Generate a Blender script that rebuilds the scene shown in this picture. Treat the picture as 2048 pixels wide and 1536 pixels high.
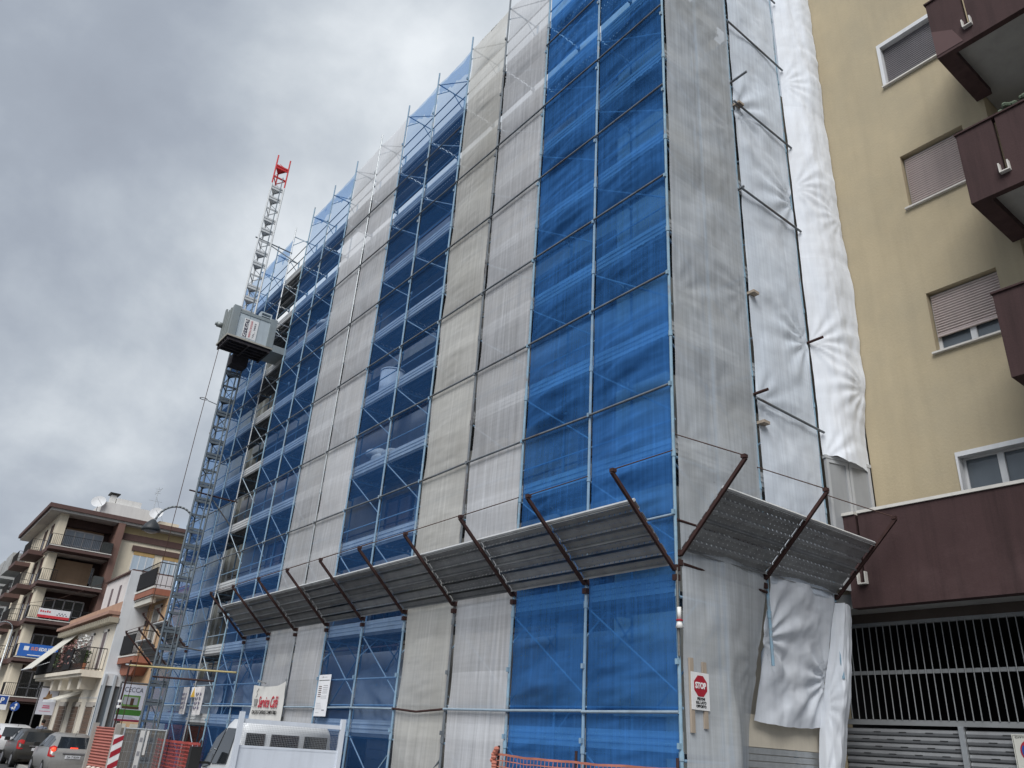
import bpy, bmesh, math, random
from mathutils import Matrix, Vector, noise
random.seed(7)
R=math.radians
for o in list(bpy.data.objects): bpy.data.objects.remove(o)
sc=bpy.context.scene
col=sc.collection

# ---------------------------------------------------------------- camera
cam=bpy.data.cameras.new('camera'); co=bpy.data.objects.new('camera',cam); col.objects.link(co)
cam.sensor_fit='HORIZONTAL'; cam.sensor_width=36; cam.lens=36*1549.49/2048
cam.clip_start=.1; cam.clip_end=3000
Rc=Matrix(((0.6160,0.7852,0.0634),(-0.2979,0.3068,-0.9040),(-0.7292,0.5380,0.4229)))
rx=Vector(Rc[0]).normalized(); fw=Vector(Rc[2]); fw=(fw-rx*fw.dot(rx)).normalized(); up=rx.cross(fw).normalized()
mw=Matrix(((rx.x,up.x,-fw.x,7.0936),(rx.y,up.y,-fw.y,-8.2448),(rx.z,up.z,-fw.z,2.0),(0,0,0,1)))
co.matrix_world=mw
sc.camera=co

# ---------------------------------------------------------------- world: cloudy sky
wd=bpy.data.worlds.new('World'); sc.world=wd; wd.use_nodes=True
nt=wd.node_tree; nt.nodes.clear()
def N(t,**k):
    n=nt.nodes.new(t)
    for a,b in k.items(): setattr(n,a,b)
    return n
SUN_EL,SUN_AZ=R(46),R(142)      # azimuth measured from +Y towards +X
sky=N('ShaderNodeTexSky',sky_type='NISHITA',sun_disc=False); sky.sun_elevation=SUN_EL; sky.sun_rotation=SUN_AZ
tc=N('ShaderNodeTexCoord'); sp=N('ShaderNodeSeparateXYZ'); nt.links.new(tc.outputs['Generated'],sp.inputs[0])
zz=N('ShaderNodeMath',operation='MAXIMUM'); nt.links.new(sp.outputs[2],zz.inputs[0]); zz.inputs[1].default_value=0
za=N('ShaderNodeMath',operation='ADD'); nt.links.new(zz.outputs[0],za.inputs[0]); za.inputs[1].default_value=.55
cb=N('ShaderNodeCombineXYZ')
for i in (0,1):
    d=N('ShaderNodeMath',operation='DIVIDE'); nt.links.new(sp.outputs[i],d.inputs[0]); nt.links.new(za.outputs[0],d.inputs[1]); nt.links.new(d.outputs[0],cb.inputs[i])
cb.inputs[2].default_value=12.4
n1=N('ShaderNodeTexNoise'); n1.inputs['Scale'].default_value=2.35; n1.inputs['Detail'].default_value=9; n1.inputs['Roughness'].default_value=.53; n1.inputs['Distortion'].default_value=.15
nt.links.new(cb.outputs[0],n1.inputs['Vector'])
r1=N('ShaderNodeValToRGB'); nt.links.new(n1.outputs['Fac'],r1.inputs[0])
e=r1.color_ramp.elements; e[0].position=.30; e[0].color=(.138,.155,.184,1); e[1].position=.70; e[1].color=(.36,.38,.40,1)
m=e.new(.43); m.color=(.164,.184,.216,1); m=e.new(.52); m.color=(.206,.228,.258,1); m=e.new(.60); m.color=(.268,.290,.315,1)
n2=N('ShaderNodeTexNoise'); n2.inputs['Scale'].default_value=1.1; n2.inputs['Detail'].default_value=4
mp=N('ShaderNodeMapping'); mp.inputs['Location'].default_value=(5.3,1.4,2); nt.links.new(cb.outputs[0],mp.inputs[0]); nt.links.new(mp.outputs[0],n2.inputs['Vector'])
r2=N('ShaderNodeValToRGB'); nt.links.new(n2.outputs['Fac'],r2.inputs[0])
e=r2.color_ramp.elements; e[0].position=.60; e[0].color=(0,0,0,1); e[1].position=.76; e[1].color=(.75,.75,.75,1)
skm=N('ShaderNodeMixRGB',blend_type='MULTIPLY'); skm.inputs[0].default_value=1; nt.links.new(sky.outputs[0],skm.inputs[1]); skm.inputs[2].default_value=(.07,.07,.07,1)
mx=N('ShaderNodeMixRGB'); nt.links.new(r2.outputs[0],mx.inputs[0]); nt.links.new(r1.outputs[0],mx.inputs[1]); nt.links.new(skm.outputs[0],mx.inputs[2])
bg=N('ShaderNodeBackground'); nt.links.new(mx.outputs[0],bg.inputs[0]); bg.inputs[1].default_value=1.0
wo=N('ShaderNodeOutputWorld'); nt.links.new(bg.outputs[0],wo.inputs[0])
# ---------------------------------------------------------------- sun behind thin cloud
sl=bpy.data.lights.new('sun','SUN'); sl.energy=1.5; sl.angle=R(40); sl.color=(1,.985,.965)
so=bpy.data.objects.new('sun',sl); col.objects.link(so)
sd=Vector((math.sin(SUN_AZ)*math.cos(SUN_EL),math.cos(SUN_AZ)*math.cos(SUN_EL),math.sin(SUN_EL)))
so.rotation_euler=sd.to_track_quat('Z','Y').to_euler(); so.location=(0,0,60)
vs=sc.view_settings; vs.view_transform='Standard'; vs.look='None'; vs.gamma=1; vs.exposure=1.2; vs.use_curve_mapping=False
sc.render.engine='CYCLES'; sc.cycles.transparent_max_bounces=24; sc.cycles.max_bounces=8

# ================================================================ materials
MATS={}
def mat(name,c,rough=.7,metal=0,var=.12,vs=1.5,bump=0,bs=30,dirt=None,stretch=(1,1,1),spec=.3,ds=.35,dlo=.52,dhi=.72,vst=.07):
    if name in MATS: return MATS[name]
    m=bpy.data.materials.new(name); m.use_nodes=True; t=m.node_tree; b=t.nodes['Principled BSDF']
    b.inputs['Roughness'].default_value=rough; b.inputs['Metallic'].default_value=metal; b.inputs['Specular IOR Level'].default_value=spec
    g=t.nodes.new('ShaderNodeNewGeometry'); mp=t.nodes.new('ShaderNodeMapping'); mp.inputs['Scale'].default_value=stretch; t.links.new(g.outputs['Position'],mp.inputs[0])
    n=t.nodes.new('ShaderNodeTexNoise'); n.inputs['Scale'].default_value=vs; n.inputs['Detail'].default_value=6; n.inputs['Roughness'].default_value=.62; t.links.new(mp.outputs[0],n.inputs['Vector'])
    x=t.nodes.new('ShaderNodeMixRGB'); t.links.new(n.outputs['Fac'],x.inputs[0])
    x.inputs[1].default_value=(*[max(0,v*(1-var*1.6)) for v in c],1); x.inputs[2].default_value=(*[min(1,v*(1+var*1.6)) for v in c],1)
    out=x.outputs[0]
    if dirt:
        n3=t.nodes.new('ShaderNodeTexNoise'); n3.inputs['Scale'].default_value=ds; n3.inputs['Detail'].default_value=8; n3.inputs['Roughness'].default_value=.68; t.links.new(mp.outputs[0],n3.inputs['Vector'])
        r=t.nodes.new('ShaderNodeMapRange'); r.inputs[1].default_value=dlo; r.inputs[2].default_value=dhi; t.links.new(n3.outputs['Fac'],r.inputs[0])
        y=t.nodes.new('ShaderNodeMixRGB'); t.links.new(r.outputs[0],y.inputs[0]); t.links.new(out,y.inputs[1]); y.inputs[2].default_value=(*dirt,1); out=y.outputs[0]
    if vst:
        mv=t.nodes.new('ShaderNodeMapping'); mv.inputs['Scale'].default_value=(3.5,3.5,.22); t.links.new(g.outputs['Position'],mv.inputs[0])
        nv=t.nodes.new('ShaderNodeTexNoise'); nv.inputs['Scale'].default_value=1; nv.inputs['Detail'].default_value=5; nv.inputs['Roughness'].default_value=.7; t.links.new(mv.outputs[0],nv.inputs['Vector'])
        rv=t.nodes.new('ShaderNodeMapRange'); rv.inputs[1].default_value=.45; rv.inputs[2].default_value=.75; rv.inputs[3].default_value=1; rv.inputs[4].default_value=1-2*vst; t.links.new(nv.outputs['Fac'],rv.inputs[0])
        hv=t.nodes.new('ShaderNodeHueSaturation'); t.links.new(out,hv.inputs['Color']); t.links.new(rv.outputs[0],hv.inputs['Value']); out=hv.outputs[0]
    t.links.new(out,b.inputs['Base Color'])
    if bump:
        n2=t.nodes.new('ShaderNodeTexNoise'); n2.inputs['Scale'].default_value=bs; n2.inputs['Detail'].default_value=4; t.links.new(mp.outputs[0],n2.inputs['Vector'])
        bm_=t.nodes.new('ShaderNodeBump'); bm_.inputs['Strength'].default_value=bump; bm_.inputs['Distance'].default_value=.02; t.links.new(n2.outputs['Fac'],bm_.inputs['Height']); t.links.new(bm_.outputs[0],b.inputs['Normal'])
    MATS[name]=m; return m
def flat(name,c,rough=.6): return mat(name,c,rough,var=.03,vs=6)
def glass(name,c=(.02,.025,.03),rough=.06):
    return mat(name,c,rough,var=.2,vs=.8,spec=.9)
def net_mat(name,c,opac,tint,dirt=None,dmix=.5,transl=.22,streak=.16,sx=14,sz=.35,cell=1.0):
    m=bpy.data.materials.new(name); m.use_nodes=True; t=m.node_tree; t.nodes.clear()
    L=t.links.new
    g=t.nodes.new('ShaderNodeNewGeometry'); s=t.nodes.new('ShaderNodeSeparateXYZ'); L(g.outputs['Position'],s.inputs[0])
    a=t.nodes.new('ShaderNodeMath'); a.operation='ADD'; L(s.outputs[0],a.inputs[0]); L(s.outputs[1],a.inputs[1])
    def comb(kx,kz,off):
        u=t.nodes.new('ShaderNodeMath'); u.operation='MULTIPLY'; u.inputs[1].default_value=kx; L(a.outputs[0],u.inputs[0])
        v=t.nodes.new('ShaderNodeMath'); v.operation='MULTIPLY'; v.inputs[1].default_value=kz; L(s.outputs[2],v.inputs[0])
        c_=t.nodes.new('ShaderNodeCombineXYZ'); L(u.outputs[0],c_.inputs[0]); L(v.outputs[0],c_.inputs[1]); c_.inputs[2].default_value=off
        return c_.outputs[0]
    def nz(vec,det=3,ro=.6):
        n=t.nodes.new('ShaderNodeTexNoise'); n.inputs['Scale'].default_value=1; n.inputs['Detail'].default_value=det; n.inputs['Roughness'].default_value=ro; L(vec,n.inputs['Vector']); return n.outputs['Fac']
    st=nz(comb(sx,sz,0),4,.75); big=nz(comb(.8,.55,4),5); weft=nz(comb(.9,16,9),3,.7)
    # opacity = opac + streak*(st-.5)*2 + .3*streak*(weft-.5)
    def math(op,x,y):
        n=t.nodes.new('ShaderNodeMath'); n.operation=op
        for i,w in enumerate((x,y)):
            if isinstance(w,(int,float)): n.inputs[i].default_value=w
            else: L(w,n.inputs[i])
        return n.outputs[0]
    o=math('ADD',math('MULTIPLY',math('SUBTRACT',st,.5),streak*2.6),opac)
    o=math('ADD',o,math('MULTIPLY',math('SUBTRACT',weft,.5),streak*1.3))
    o=math('ADD',o,math('MULTIPLY',math('SUBTRACT',big,.5),streak*1.5))
    cx=math('FLOOR',math('MULTIPLY',a.outputs[0],1/1.8),0); cz=math('FLOOR',math('MULTIPLY',math('SUBTRACT',s.outputs[2],1.1),1/2.03),0)
    cc=t.nodes.new('ShaderNodeCombineXYZ'); L(cx,cc.inputs[0]); L(cz,cc.inputs[1]); wn=t.nodes.new('ShaderNodeTexWhiteNoise'); wn.noise_dimensions='2D'; L(cc.outputs[0],wn.inputs['Vector'])
    o=math('ADD',o,math('MULTIPLY',math('SUBTRACT',wn.outputs['Value'],.5),streak*.8*cell))
    cl=math('MINIMUM',math('MAXIMUM',o,.05),1.0)
    mr=t.nodes.new('ShaderNodeMapRange'); mr.inputs[1].default_value=.25; mr.inputs[2].default_value=.75; L(st,mr.inputs[0])
    x=t.nodes.new('ShaderNodeMixRGB'); L(mr.outputs[0],x.inputs[0]); x.inputs[1].default_value=(*[v*(1-streak*.9) for v in c],1); x.inputs[2].default_value=(*[min(1,v*(1+streak*.9)) for v in c],1)
    outc=x.outputs[0]
    if dirt:
        r=t.nodes.new('ShaderNodeMapRange'); r.inputs[1].default_value=.42; r.inputs[2].default_value=.68; r.inputs[4].default_value=dmix; L(big,r.inputs[0])
        y=t.nodes.new('ShaderNodeMixRGB'); L(r.outputs[0],y.inputs[0]); L(outc,y.inputs[1]); y.inputs[2].default_value=(*dirt,1); outc=y.outputs[0]
    tone=t.nodes.new('ShaderNodeHueSaturation'); L(outc,tone.inputs['Color']); L(math('ADD',math('MULTIPLY',math('SUBTRACT',wn.outputs['Value'],.5),streak*1.3*cell),1.0),tone.inputs['Value']); outc=tone.outputs[0]
    df=t.nodes.new('ShaderNodeBsdfDiffuse'); L(outc,df.inputs[0]); tr=t.nodes.new('ShaderNodeBsdfTranslucent'); L(outc,tr.inputs[0])
    m1=t.nodes.new('ShaderNodeMixShader'); m1.inputs[0].default_value=transl; L(df.outputs[0],m1.inputs[1]); L(tr.outputs[0],m1.inputs[2])
    tp=t.nodes.new('ShaderNodeBsdfTransparent'); tp.inputs[0].default_value=(*tint,1)
    if dirt and dmix>.65:
        h=nz(comb(1.7,2.3,21),2,.5); hr=t.nodes.new('ShaderNodeMapRange'); hr.inputs[1].default_value=.785; hr.inputs[2].default_value=.80; hr.inputs[3].default_value=1; hr.inputs[4].default_value=.05; L(h,hr.inputs[0]); cl=math('MULTIPLY',cl,hr.outputs[0])
    m2=t.nodes.new('ShaderNodeMixShader'); L(cl,m2.inputs[0]); L(tp.outputs[0],m2.inputs[1]); L(m1.outputs[0],m2.inputs[2])
    ou=t.nodes.new('ShaderNodeOutputMaterial'); L(m2.outputs[0],ou.inputs[0])
    MATS[name]=m; return m
NET_SHEER=net_mat('net_sheer_blue',(.045,.165,.45),.26,(.80,.90,1.0),transl=.28,streak=.06)
NET_DENSE=net_mat('net_dense_blue',(.06,.215,.57),.53,(.45,.74,1.0),transl=.28,streak=.15,sx=11)
NET_GREY=net_mat('net_grey',(.66,.672,.70),.69,(1,1,1),dirt=(.575,.57,.57),dmix=.6,streak=.16)
NET_BEIGE=net_mat('net_beige',(.63,.625,.60),.76,(1,.99,.96),dirt=(.53,.52,.485),dmix=.8,streak=.13)
NET_WHITE=net_mat('net_white',(.77,.84,.94),.93,(1,1,1),dirt=(.72,.75,.79),dmix=.5,streak=.10,cell=.2)
NET_SIDE=net_mat('net_side_grey',(.65,.69,.73),.70,(1,1,1),dirt=(.49,.50,.49),dmix=.7,streak=.13,cell=.12)
def sheet_mat(name,c,dirt):
    m=net_mat(name,c,.97,(1,1,1),dirt=dirt,dmix=.6,transl=.15,streak=.06,sx=5); return m
SHEET=sheet_mat('plastic_sheet',(.82,.86,.92),(.73,.745,.77))
GALV=mat('galvanised',(.50,.52,.53),.42,.75,.14,9)
TOE=mat('toe_board_metal',(.60,.61,.61),.45,.35,.12,5,dirt=(.40,.39,.37))
BLUE=mat('blue_paint',(.22,.34,.46),.5,0,.25,5,dirt=(.33,.34,.34),ds=2.5)
BRC=mat('brace_paint',(.34,.41,.47),.5,.1,.15,4)
BLUED=mat('blue_paint_worn',(.24,.37,.47),.55,0,.3,6,dirt=(.22,.17,.14),ds=3)
LEDG=mat('ledger_paint',(.17,.19,.21),.55,.2,.4,2.5,dirt=(.10,.065,.05),ds=1.2)
LEDGL=mat('ledger_pale_blue',(.30,.38,.45),.5,.1,.2,4)
RUST=mat('rusty_steel',(.055,.028,.025),.75,.2,.35,8)
WIRE=mat('brown_wire',(.08,.045,.035),.7,.3)
def perf_mat(name,lo,hi):
    m=bpy.data.materials.new(name); m.use_nodes=True; t=m.node_tree; b=t.nodes['Principled BSDF']; L=t.links.new
    b.inputs['Metallic'].default_value=.4; b.inputs['Roughness'].default_value=.55
    c=t.nodes.new('ShaderNodeTexCoord'); 
    g=t.nodes.new('ShaderNodeNewGeometry')
    n=t.nodes.new('ShaderNodeTexNoise'); n.inputs['Scale'].default_value=5; n.inputs['Detail'].default_value=6; L(g.outputs['Position'],n.inputs['Vector'])
    x=t.nodes.new('ShaderNodeMixRGB'); L(n.outputs['Fac'],x.inputs[0]); x.inputs[1].default_value=(lo,lo*1.02,lo*1.05,1); x.inputs[2].default_value=(hi,hi*1.02,hi*1.03,1)
    oi=t.nodes.new('ShaderNodeObjectInfo'); rr=t.nodes.new('ShaderNodeMapRange'); rr.inputs[3].default_value=.7; rr.inputs[4].default_value=1.25; L(oi.outputs['Random'],rr.inputs[0]); hs=t.nodes.new('ShaderNodeHueSaturation'); L(x.outputs[0],hs.inputs['Color']); L(rr.outputs[0],hs.inputs['Value']); L(hs.outputs[0],b.inputs['Base Color'])
    s=t.nodes.new('ShaderNodeSeparateXYZ'); L(c.outputs['Object'],s.inputs[0])
    def cell(sock,p,off):
        a=t.nodes.new('ShaderNodeMath'); a.operation='MULTIPLY_ADD'; L(sock,a.inputs[0]); a.inputs[1].default_value=1/p; a.inputs[2].default_value=off
        f=t.nodes.new('ShaderNodeMath'); f.operation='FRACT'; L(a.outputs[0],f.inputs[0])
        q=t.nodes.new('ShaderNodeMath'); q.operation='SUBTRACT'; L(f.outputs[0],q.inputs[0]); q.inputs[1].default_value=.5
        w=t.nodes.new('ShaderNodeMath'); w.operation='MULTIPLY'; L(q.outputs[0],w.inputs[0]); w.inputs[1].default_value=p
        return w.outputs[0]
    cx=t.nodes.new('ShaderNodeCombineXYZ'); L(cell(s.outputs[0],.105,0),cx.inputs[0]); L(cell(s.outputs[1],.07,.02),cx.inputs[1])
    ln=t.nodes.new('ShaderNodeVectorMath'); ln.operation='LENGTH'; L(cx.outputs[0],ln.inputs[0])
    ls=t.nodes.new('ShaderNodeMath'); ls.operation='LESS_THAN'; L(ln.outputs['Value'],ls.inputs[0]); ls.inputs[1].default_value=.0075
    tp=t.nodes.new('ShaderNodeBsdfTransparent'); mx=t.nodes.new('ShaderNodeMixShader'); L(ls.outputs[0],mx.inputs[0]); L(b.outputs[0],mx.inputs[1]); L(tp.outputs[0],mx.inputs[2])
    L(mx.outputs[0],t.nodes['Material Output'].inputs[0]); MATS[name]=m; return m
PERF=perf_mat('deck_plank_steel',.09,.22); PERFC=perf_mat('canopy_plank_steel',.19,.42)

# ================================================================ mesh helpers
WM={}
def link(o,parent=None,world=None):
    col.objects.link(o)
    if world is not None: o.matrix_basis=world
    WM[o.name]=(world or Matrix()).copy()
    if parent is not None:
        o.parent=parent; o.matrix_parent_inverse=WM[parent.name].inverted()
    return o
def thing(name,label,cat,loc=(0,0,0),rz=0,group=None,world=None):
    o=bpy.data.objects.new(name,None); o.empty_display_size=.2
    link(o,None,world or (Matrix.Translation(loc)@Matrix.Rotation(rz,4,'Z')))
    return tag(o,label,cat,group)
def tag(o,label=None,cat=None,group=None,kind=None):
    if label: o['label']=label
    if cat: o['category']=cat
    if group: o['group']=group
    if kind: o['kind']=kind
    return o
class MB:
    def __init__(s,X=None): s.v=[]; s.f=[]; s.X=X
    def add(s,vs,fs):
        n=len(s.v)
        if s.X is not None: vs=[tuple(s.X@Vector(p)) for p in vs]
        s.v+=[tuple(p) for p in vs]; s.f+=[tuple(i+n for i in f) for f in fs]; return s
    def box(s,x0,y0,z0,x1,y1,z1):
        x0,x1=sorted((x0,x1)); y0,y1=sorted((y0,y1)); z0,z1=sorted((z0,z1))
        return s.add([(x0,y0,z0),(x1,y0,z0),(x1,y1,z0),(x0,y1,z0),(x0,y0,z1),(x1,y0,z1),(x1,y1,z1),(x0,y1,z1)],
          [(0,3,2,1),(4,5,6,7),(0,1,5,4),(1,2,6,5),(2,3,7,6),(3,0,4,7)])
    def tube(s,a,b,r,n=8,r2=None,cap=True):
        a=Vector(a);b=Vector(b);d=(b-a).normalized(); u=d.orthogonal().normalized(); w=d.cross(u); r2=r if r2 is None else r2
        vs=[];fs=[]
        for p,q in ((a,r),(b,r2)):
            for i in range(n):
                t=2*math.pi*i/n; vs.append(p+u*math.cos(t)*q+w*math.sin(t)*q)
        for i in range(n): fs.append((i,(i+1)%n,n+(i+1)%n,n+i))
        if cap: fs.append(tuple(range(n-1,-1,-1))); fs.append(tuple(range(n,2*n)))
        return s.add(vs,fs)
    def path(s,ps,r,n=6):
        for a,b in zip(ps,ps[1:]): s.tube(a,b,r,n)
        return s
    def prism(s,poly,axis,a,b):
        # poly in the two remaining axes (in xyz order), extruded from a to b
        def P(p,t):
            return {'x':(t,p[0],p[1]),'y':(p[0],t,p[1]),'z':(p[0],p[1],t)}[axis]
        n=len(poly); vs=[P(p,a) for p in poly]+[P(p,b) for p in poly]
        return s.add(vs,[tuple(range(n-1,-1,-1)),tuple(range(n,2*n))]+[(i,(i+1)%n,n+(i+1)%n,n+i) for i in range(n)])
    def loft(s,secs,cap=True):
        n=len(secs[0]); vs=[p for q in secs for p in q]; fs=[]
        for k in range(len(secs)-1):
            for i in range(n): fs.append((k*n+i,k*n+(i+1)%n,(k+1)*n+(i+1)%n,(k+1)*n+i))
        if cap: fs.append(tuple(range(n-1,-1,-1))); fs.append(tuple(range((len(secs)-1)*n,len(secs)*n)))
        return s.add(vs,fs)
    def disc(s,c,ax,r,h,n=20):
        c=Vector(c); ax=Vector(ax).normalized(); return s.tube(c,c+ax*h,r,n)
    def sphere(s,c,rx,ry=None,rz=None,n=10,m=6):
        ry=ry or rx; rz=rz or rx; vs=[];fs=[]
        for j in range(m+1):
            ph=math.pi*j/m
            for i in range(n):
                th=2*math.pi*i/n; vs.append((c[0]+rx*math.sin(ph)*math.cos(th),c[1]+ry*math.sin(ph)*math.sin(th),c[2]+rz*math.cos(ph)))
        for j in range(m):
            for i in range(n): fs.append((j*n+i,(j+1)*n+i,(j+1)*n+(i+1)%n,j*n+(i+1)%n))
        return s.add(vs,fs)
    def mesh(s,name,mt,smooth=False):
        me=bpy.data.meshes.new(name); me.from_pydata(s.v,[],s.f)
        bm=bmesh.new(); bm.from_mesh(me); bmesh.ops.recalc_face_normals(bm,faces=bm.faces); bm.to_mesh(me); bm.free()
        for x in (mt if isinstance(mt,(list,tuple)) else [mt]): me.materials.append(x)
        if smooth: me.shade_smooth()
        return me
    def build(s,name,mt,parent=None,smooth=False,label=None):
        o=bpy.data.objects.new(name,s.mesh(name,mt,smooth)); link(o,parent)
        if label: o['label']=label
        return o
UNIT={}
def unit(kind,mt,n=8):
    k=(kind,mt.name,n)
    if k not in UNIT:
        b=MB()
        if kind=='cyl': b.tube((0,0,0),(0,0,1),1,n)
        else: b.box(-.5,-.5,-.5,.5,.5,.5)
        UNIT[k]=b.mesh(kind,mt,False)
        if kind=='cyl':
            for p in UNIT[k].polygons: p.use_smooth=len(p.vertices)==4
    return UNIT[k]
def bar(name,a,b,r,mt,parent,n=8):
    a=Vector(a);b=Vector(b);d=b-a
    M_=Matrix.Translation(a)@d.to_track_quat('Z','Y').to_matrix().to_4x4()@Matrix.Diagonal((r,r,d.length,1))
    return link(bpy.data.objects.new(name,unit('cyl',mt,n)),parent,M_)
def block(name,x0,y0,z0,x1,y1,z1,mt,parent,X=None):
    M_=Matrix.Translation(((x0+x1)/2,(y0+y1)/2,(z0+z1)/2))@Matrix.Diagonal((abs(x1-x0),abs(y1-y0),abs(z1-z0),1))
    if X is not None: M_=X@M_
    return link(bpy.data.objects.new(name,unit('box',mt)),parent,M_)
def place(name,me,world,parent): return link(bpy.data.objects.new(name,me),parent,world)
def text(name,s,org,xd,zd,h,mt,parent,width=None,bold=.0,align='LEFT',depth=.002,shear=0):
    cu=bpy.data.curves.new(name,'FONT'); cu.body=s; cu.size=h*1.38; cu.align_x=align; cu.offset=bold; cu.extrude=depth; cu.shear=shear; cu.resolution_u=3
    o=bpy.data.objects.new(name,cu); col.objects.link(o)
    dg=bpy.context.evaluated_depsgraph_get(); dg.update(); me=bpy.data.meshes.new_from_object(o.evaluated_get(dg)); bpy.data.objects.remove(o)
    me.materials.clear(); me.materials.append(mt)
    xd=Vector(xd).normalized(); zd=Vector(zd); zd=(zd-xd*zd.dot(xd)).normalized(); yd=xd.cross(zd)
    sx=1
    if width:
        xs=[v.co.x for v in me.vertices]; sx=width/max(1e-4,max(xs)-min(xs))
    Mx=Matrix(((xd.x*sx,zd.x,yd.x,org[0]),(xd.y*sx,zd.y,yd.y,org[1]),(xd.z*sx,zd.z,yd.z,org[2]),(0,0,0,1)))
    return place(name,me,Mx,parent)
def fbm(x,y,z=0,o=3):
    return noise.fractal(Vector((x,y,z)),1.0,2.0,o)

# ================================================================ ground
def gz(x): return 0 if x>-12 else (-.15 if x<-24 else -.15*(-12-x)/12)
ASPH=mat('asphalt',(.055,.055,.057),.9,0,.25,3,bump=.3,bs=60,dirt=(.085,.083,.08))
PAVE=mat('pavement_concrete',(.26,.25,.235),.85,0,.18,4,bump=.2,bs=40,dirt=(.17,.16,.15))
xs=[1500,60,-12,-24,-90,-1500]
b=MB()
for x0,x1 in zip(xs,xs[1:]): b.add([(x0,-1500,gz(x0)),(x0,1500,gz(x0)),(x1,1500,gz(x1)),(x1,-1500,gz(x1))],[(0,1,2,3)])
tag(b.build('road',ASPH),kind='structure')
def pavement(y0,y1,name):
    b=MB(); xs=[60,-12,-24,-110]
    for x0,x1 in zip(xs,xs[1:]):
        vs=[(x,y,gz(x)+h) for x in (x0,x1) for y in (y0,y1) for h in (-.02,.13)]
        b.add(vs,[(0,1,3,2),(4,6,7,5),(0,4,5,1),(2,3,7,6),(1,5,7,3)])
    tag(b.build(name,PAVE),kind='structure')
pavement(-1.9,1.2,'pavement'); pavement(-9.6,-7.4,'pavement')
KERB=mat('kerb_stone',(.36,.35,.33),.8,0,.2,3)
b=MB()
for y in (-2.06,-7.4):
    for i in range(150):
        x=40-i*1.0; b.box(x-.985,y,gz(x)-.02,x,y+.15,gz(x)+.138)
tag(b.build('kerb',KERB),kind='structure')
WHITE_PAINT=mat('road_paint',(.62,.62,.6),.7,0,.25,8,dirt=(.3,.3,.3),ds=4)
b=MB()
for i in range(20):
    x=20-i*6.0
    if x<-10 and x>-26: continue
    b.add([(x,-4.78,gz(x)+.004),(x,-4.66,gz(x)+.004),(x-3,-4.66,gz(x-3)+.004),(x-3,-4.78,gz(x-3)+.004)],[(0,1,2,3)])
tag(b.build('road_marking',WHITE_PAINT),kind='structure')

# ================================================================ building under renovation
WALL=mat('old_beige_render',(.50,.46,.39),.9,0,.16,1.2,bump=.25,bs=14,dirt=(.36,.33,.29))
SOFF=mat('concrete_soffit',(.33,.32,.30),.9,0,.15,2)
PANEL=mat('parapet_panel',(.36,.34,.34),.8,0,.12,2,dirt=(.27,.25,.25))
BROWN=mat('brown_frame',(.10,.055,.045),.5,0,.15,4)
DGLASS=glass('dark_glass')
SHUT=mat('old_roller_shutter',(.26,.19,.17),.7,0,.2,3,stretch=(.4,.4,8))
bld=thing('apartment_building','apartment block wrapped in scaffolding and netting, beige wall showing in the open bay','building',(-12,1.3,0))
LOG=[(-23.1,-17.5),(-13.6,-9.2),(-5.5,-2.5)]
piers=[(-27.5,-23.1),(-17.5,-13.6),(-9.2,-5.5),(-2.5,-1.15)]
FL=[2.9+3.1*k for k in range(5)]; ROOF=17.9
MB().box(-27.5,2.5,0,-1.15,12,ROOF).build('core_wall',WALL,bld)
for a,b_ in piers: MB().box(a,1.3,0,b_,2.498,ROOF).build('wall',WALL,bld)
for a,b_ in LOG:
    for k,z in enumerate(FL+[ROOF-.24]):
        block('floor_slab',a+.002,1.22,z-.22,b_-.002,2.498,z,SOFF,bld)
        if k<5:
            block('parapet',a+.002,1.24,z,b_-.002,1.36,z+.95,PANEL,bld)
            n=2 if b_-a>3 else 1
            for i in range(n):
                w=min(1.5,(b_-a)/n-.5); cx=a+(i+.5)*(b_-a)/n
                f=MB()
                for x0,x1 in ((cx-w/2,cx-w/2+.08),(cx-.04,cx+.04),(cx+w/2-.08,cx+w/2)): f.box(x0,2.40,z,x1,2.496,z+2.35)
                f.box(cx-w/2,2.402,z+2.35,cx+w/2,2.496,z+2.45)
                wn=f.build('window',BROWN,bld)
                if (k+i)%2: block('roller_shutter',cx-w/2+.08,2.43,z+.9,cx+w/2-.08,2.47,z+2.35,SHUT,bld)
                block('pane',cx-w/2+.08,2.45,z,cx+w/2-.08,2.48,z+2.35,DGLASS,bld)
            # iron rail above the parapet
            bar('handrail',(a+.05,1.3,z+1.08),(b_-.05,1.3,z+1.08),.02,BROWN,bld,6)
block('pipe',-23.5,1.2,.2,-23.4,1.29,ROOF,mat('old_drainpipe',(.42,.39,.33),.6),bld)
BRICKR=mat('ground_floor_red_cladding',(.24,.085,.06),.8,0,.2,5)
for i in range(11): block('cladding_strip',-26.5,1.25,.2+i*.2,-21.5,1.296,.2+i*.2+.185,BRICKR,bld)
for i,(a,b_) in enumerate(((-17.9,-15),(-14.2,-11.2),(-10.4,-7.4),(-6.8,-4),(-3.4,-1.4))):
    for j in range(12): block('shop_shutter_slat',a,1.24,.15+j*.2,b_,1.296,.15+j*.2+.19,mat('shop_shutter',(.19,.19,.2),.6,.3),bld)
GREYF=mat('grey_pvc',(.42,.43,.44),.5); GREYP=mat('grey_infill',(.30,.31,.32),.35)
gs=thing('glazed_screen','grey two-leaf panel screen below the loose plastic sheet, beside the yellow wall','screen',(.2,4.5,4.7))
gA=Vector((.06,3.97,0)); gB=Vector((.33,4.96,0)); gd=(gB-gA).normalized(); gX=Matrix(((gd.x,-gd.y,0,gA.x),(gd.y,gd.x,0,gA.y),(0,0,1,0),(0,0,0,1)))
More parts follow.
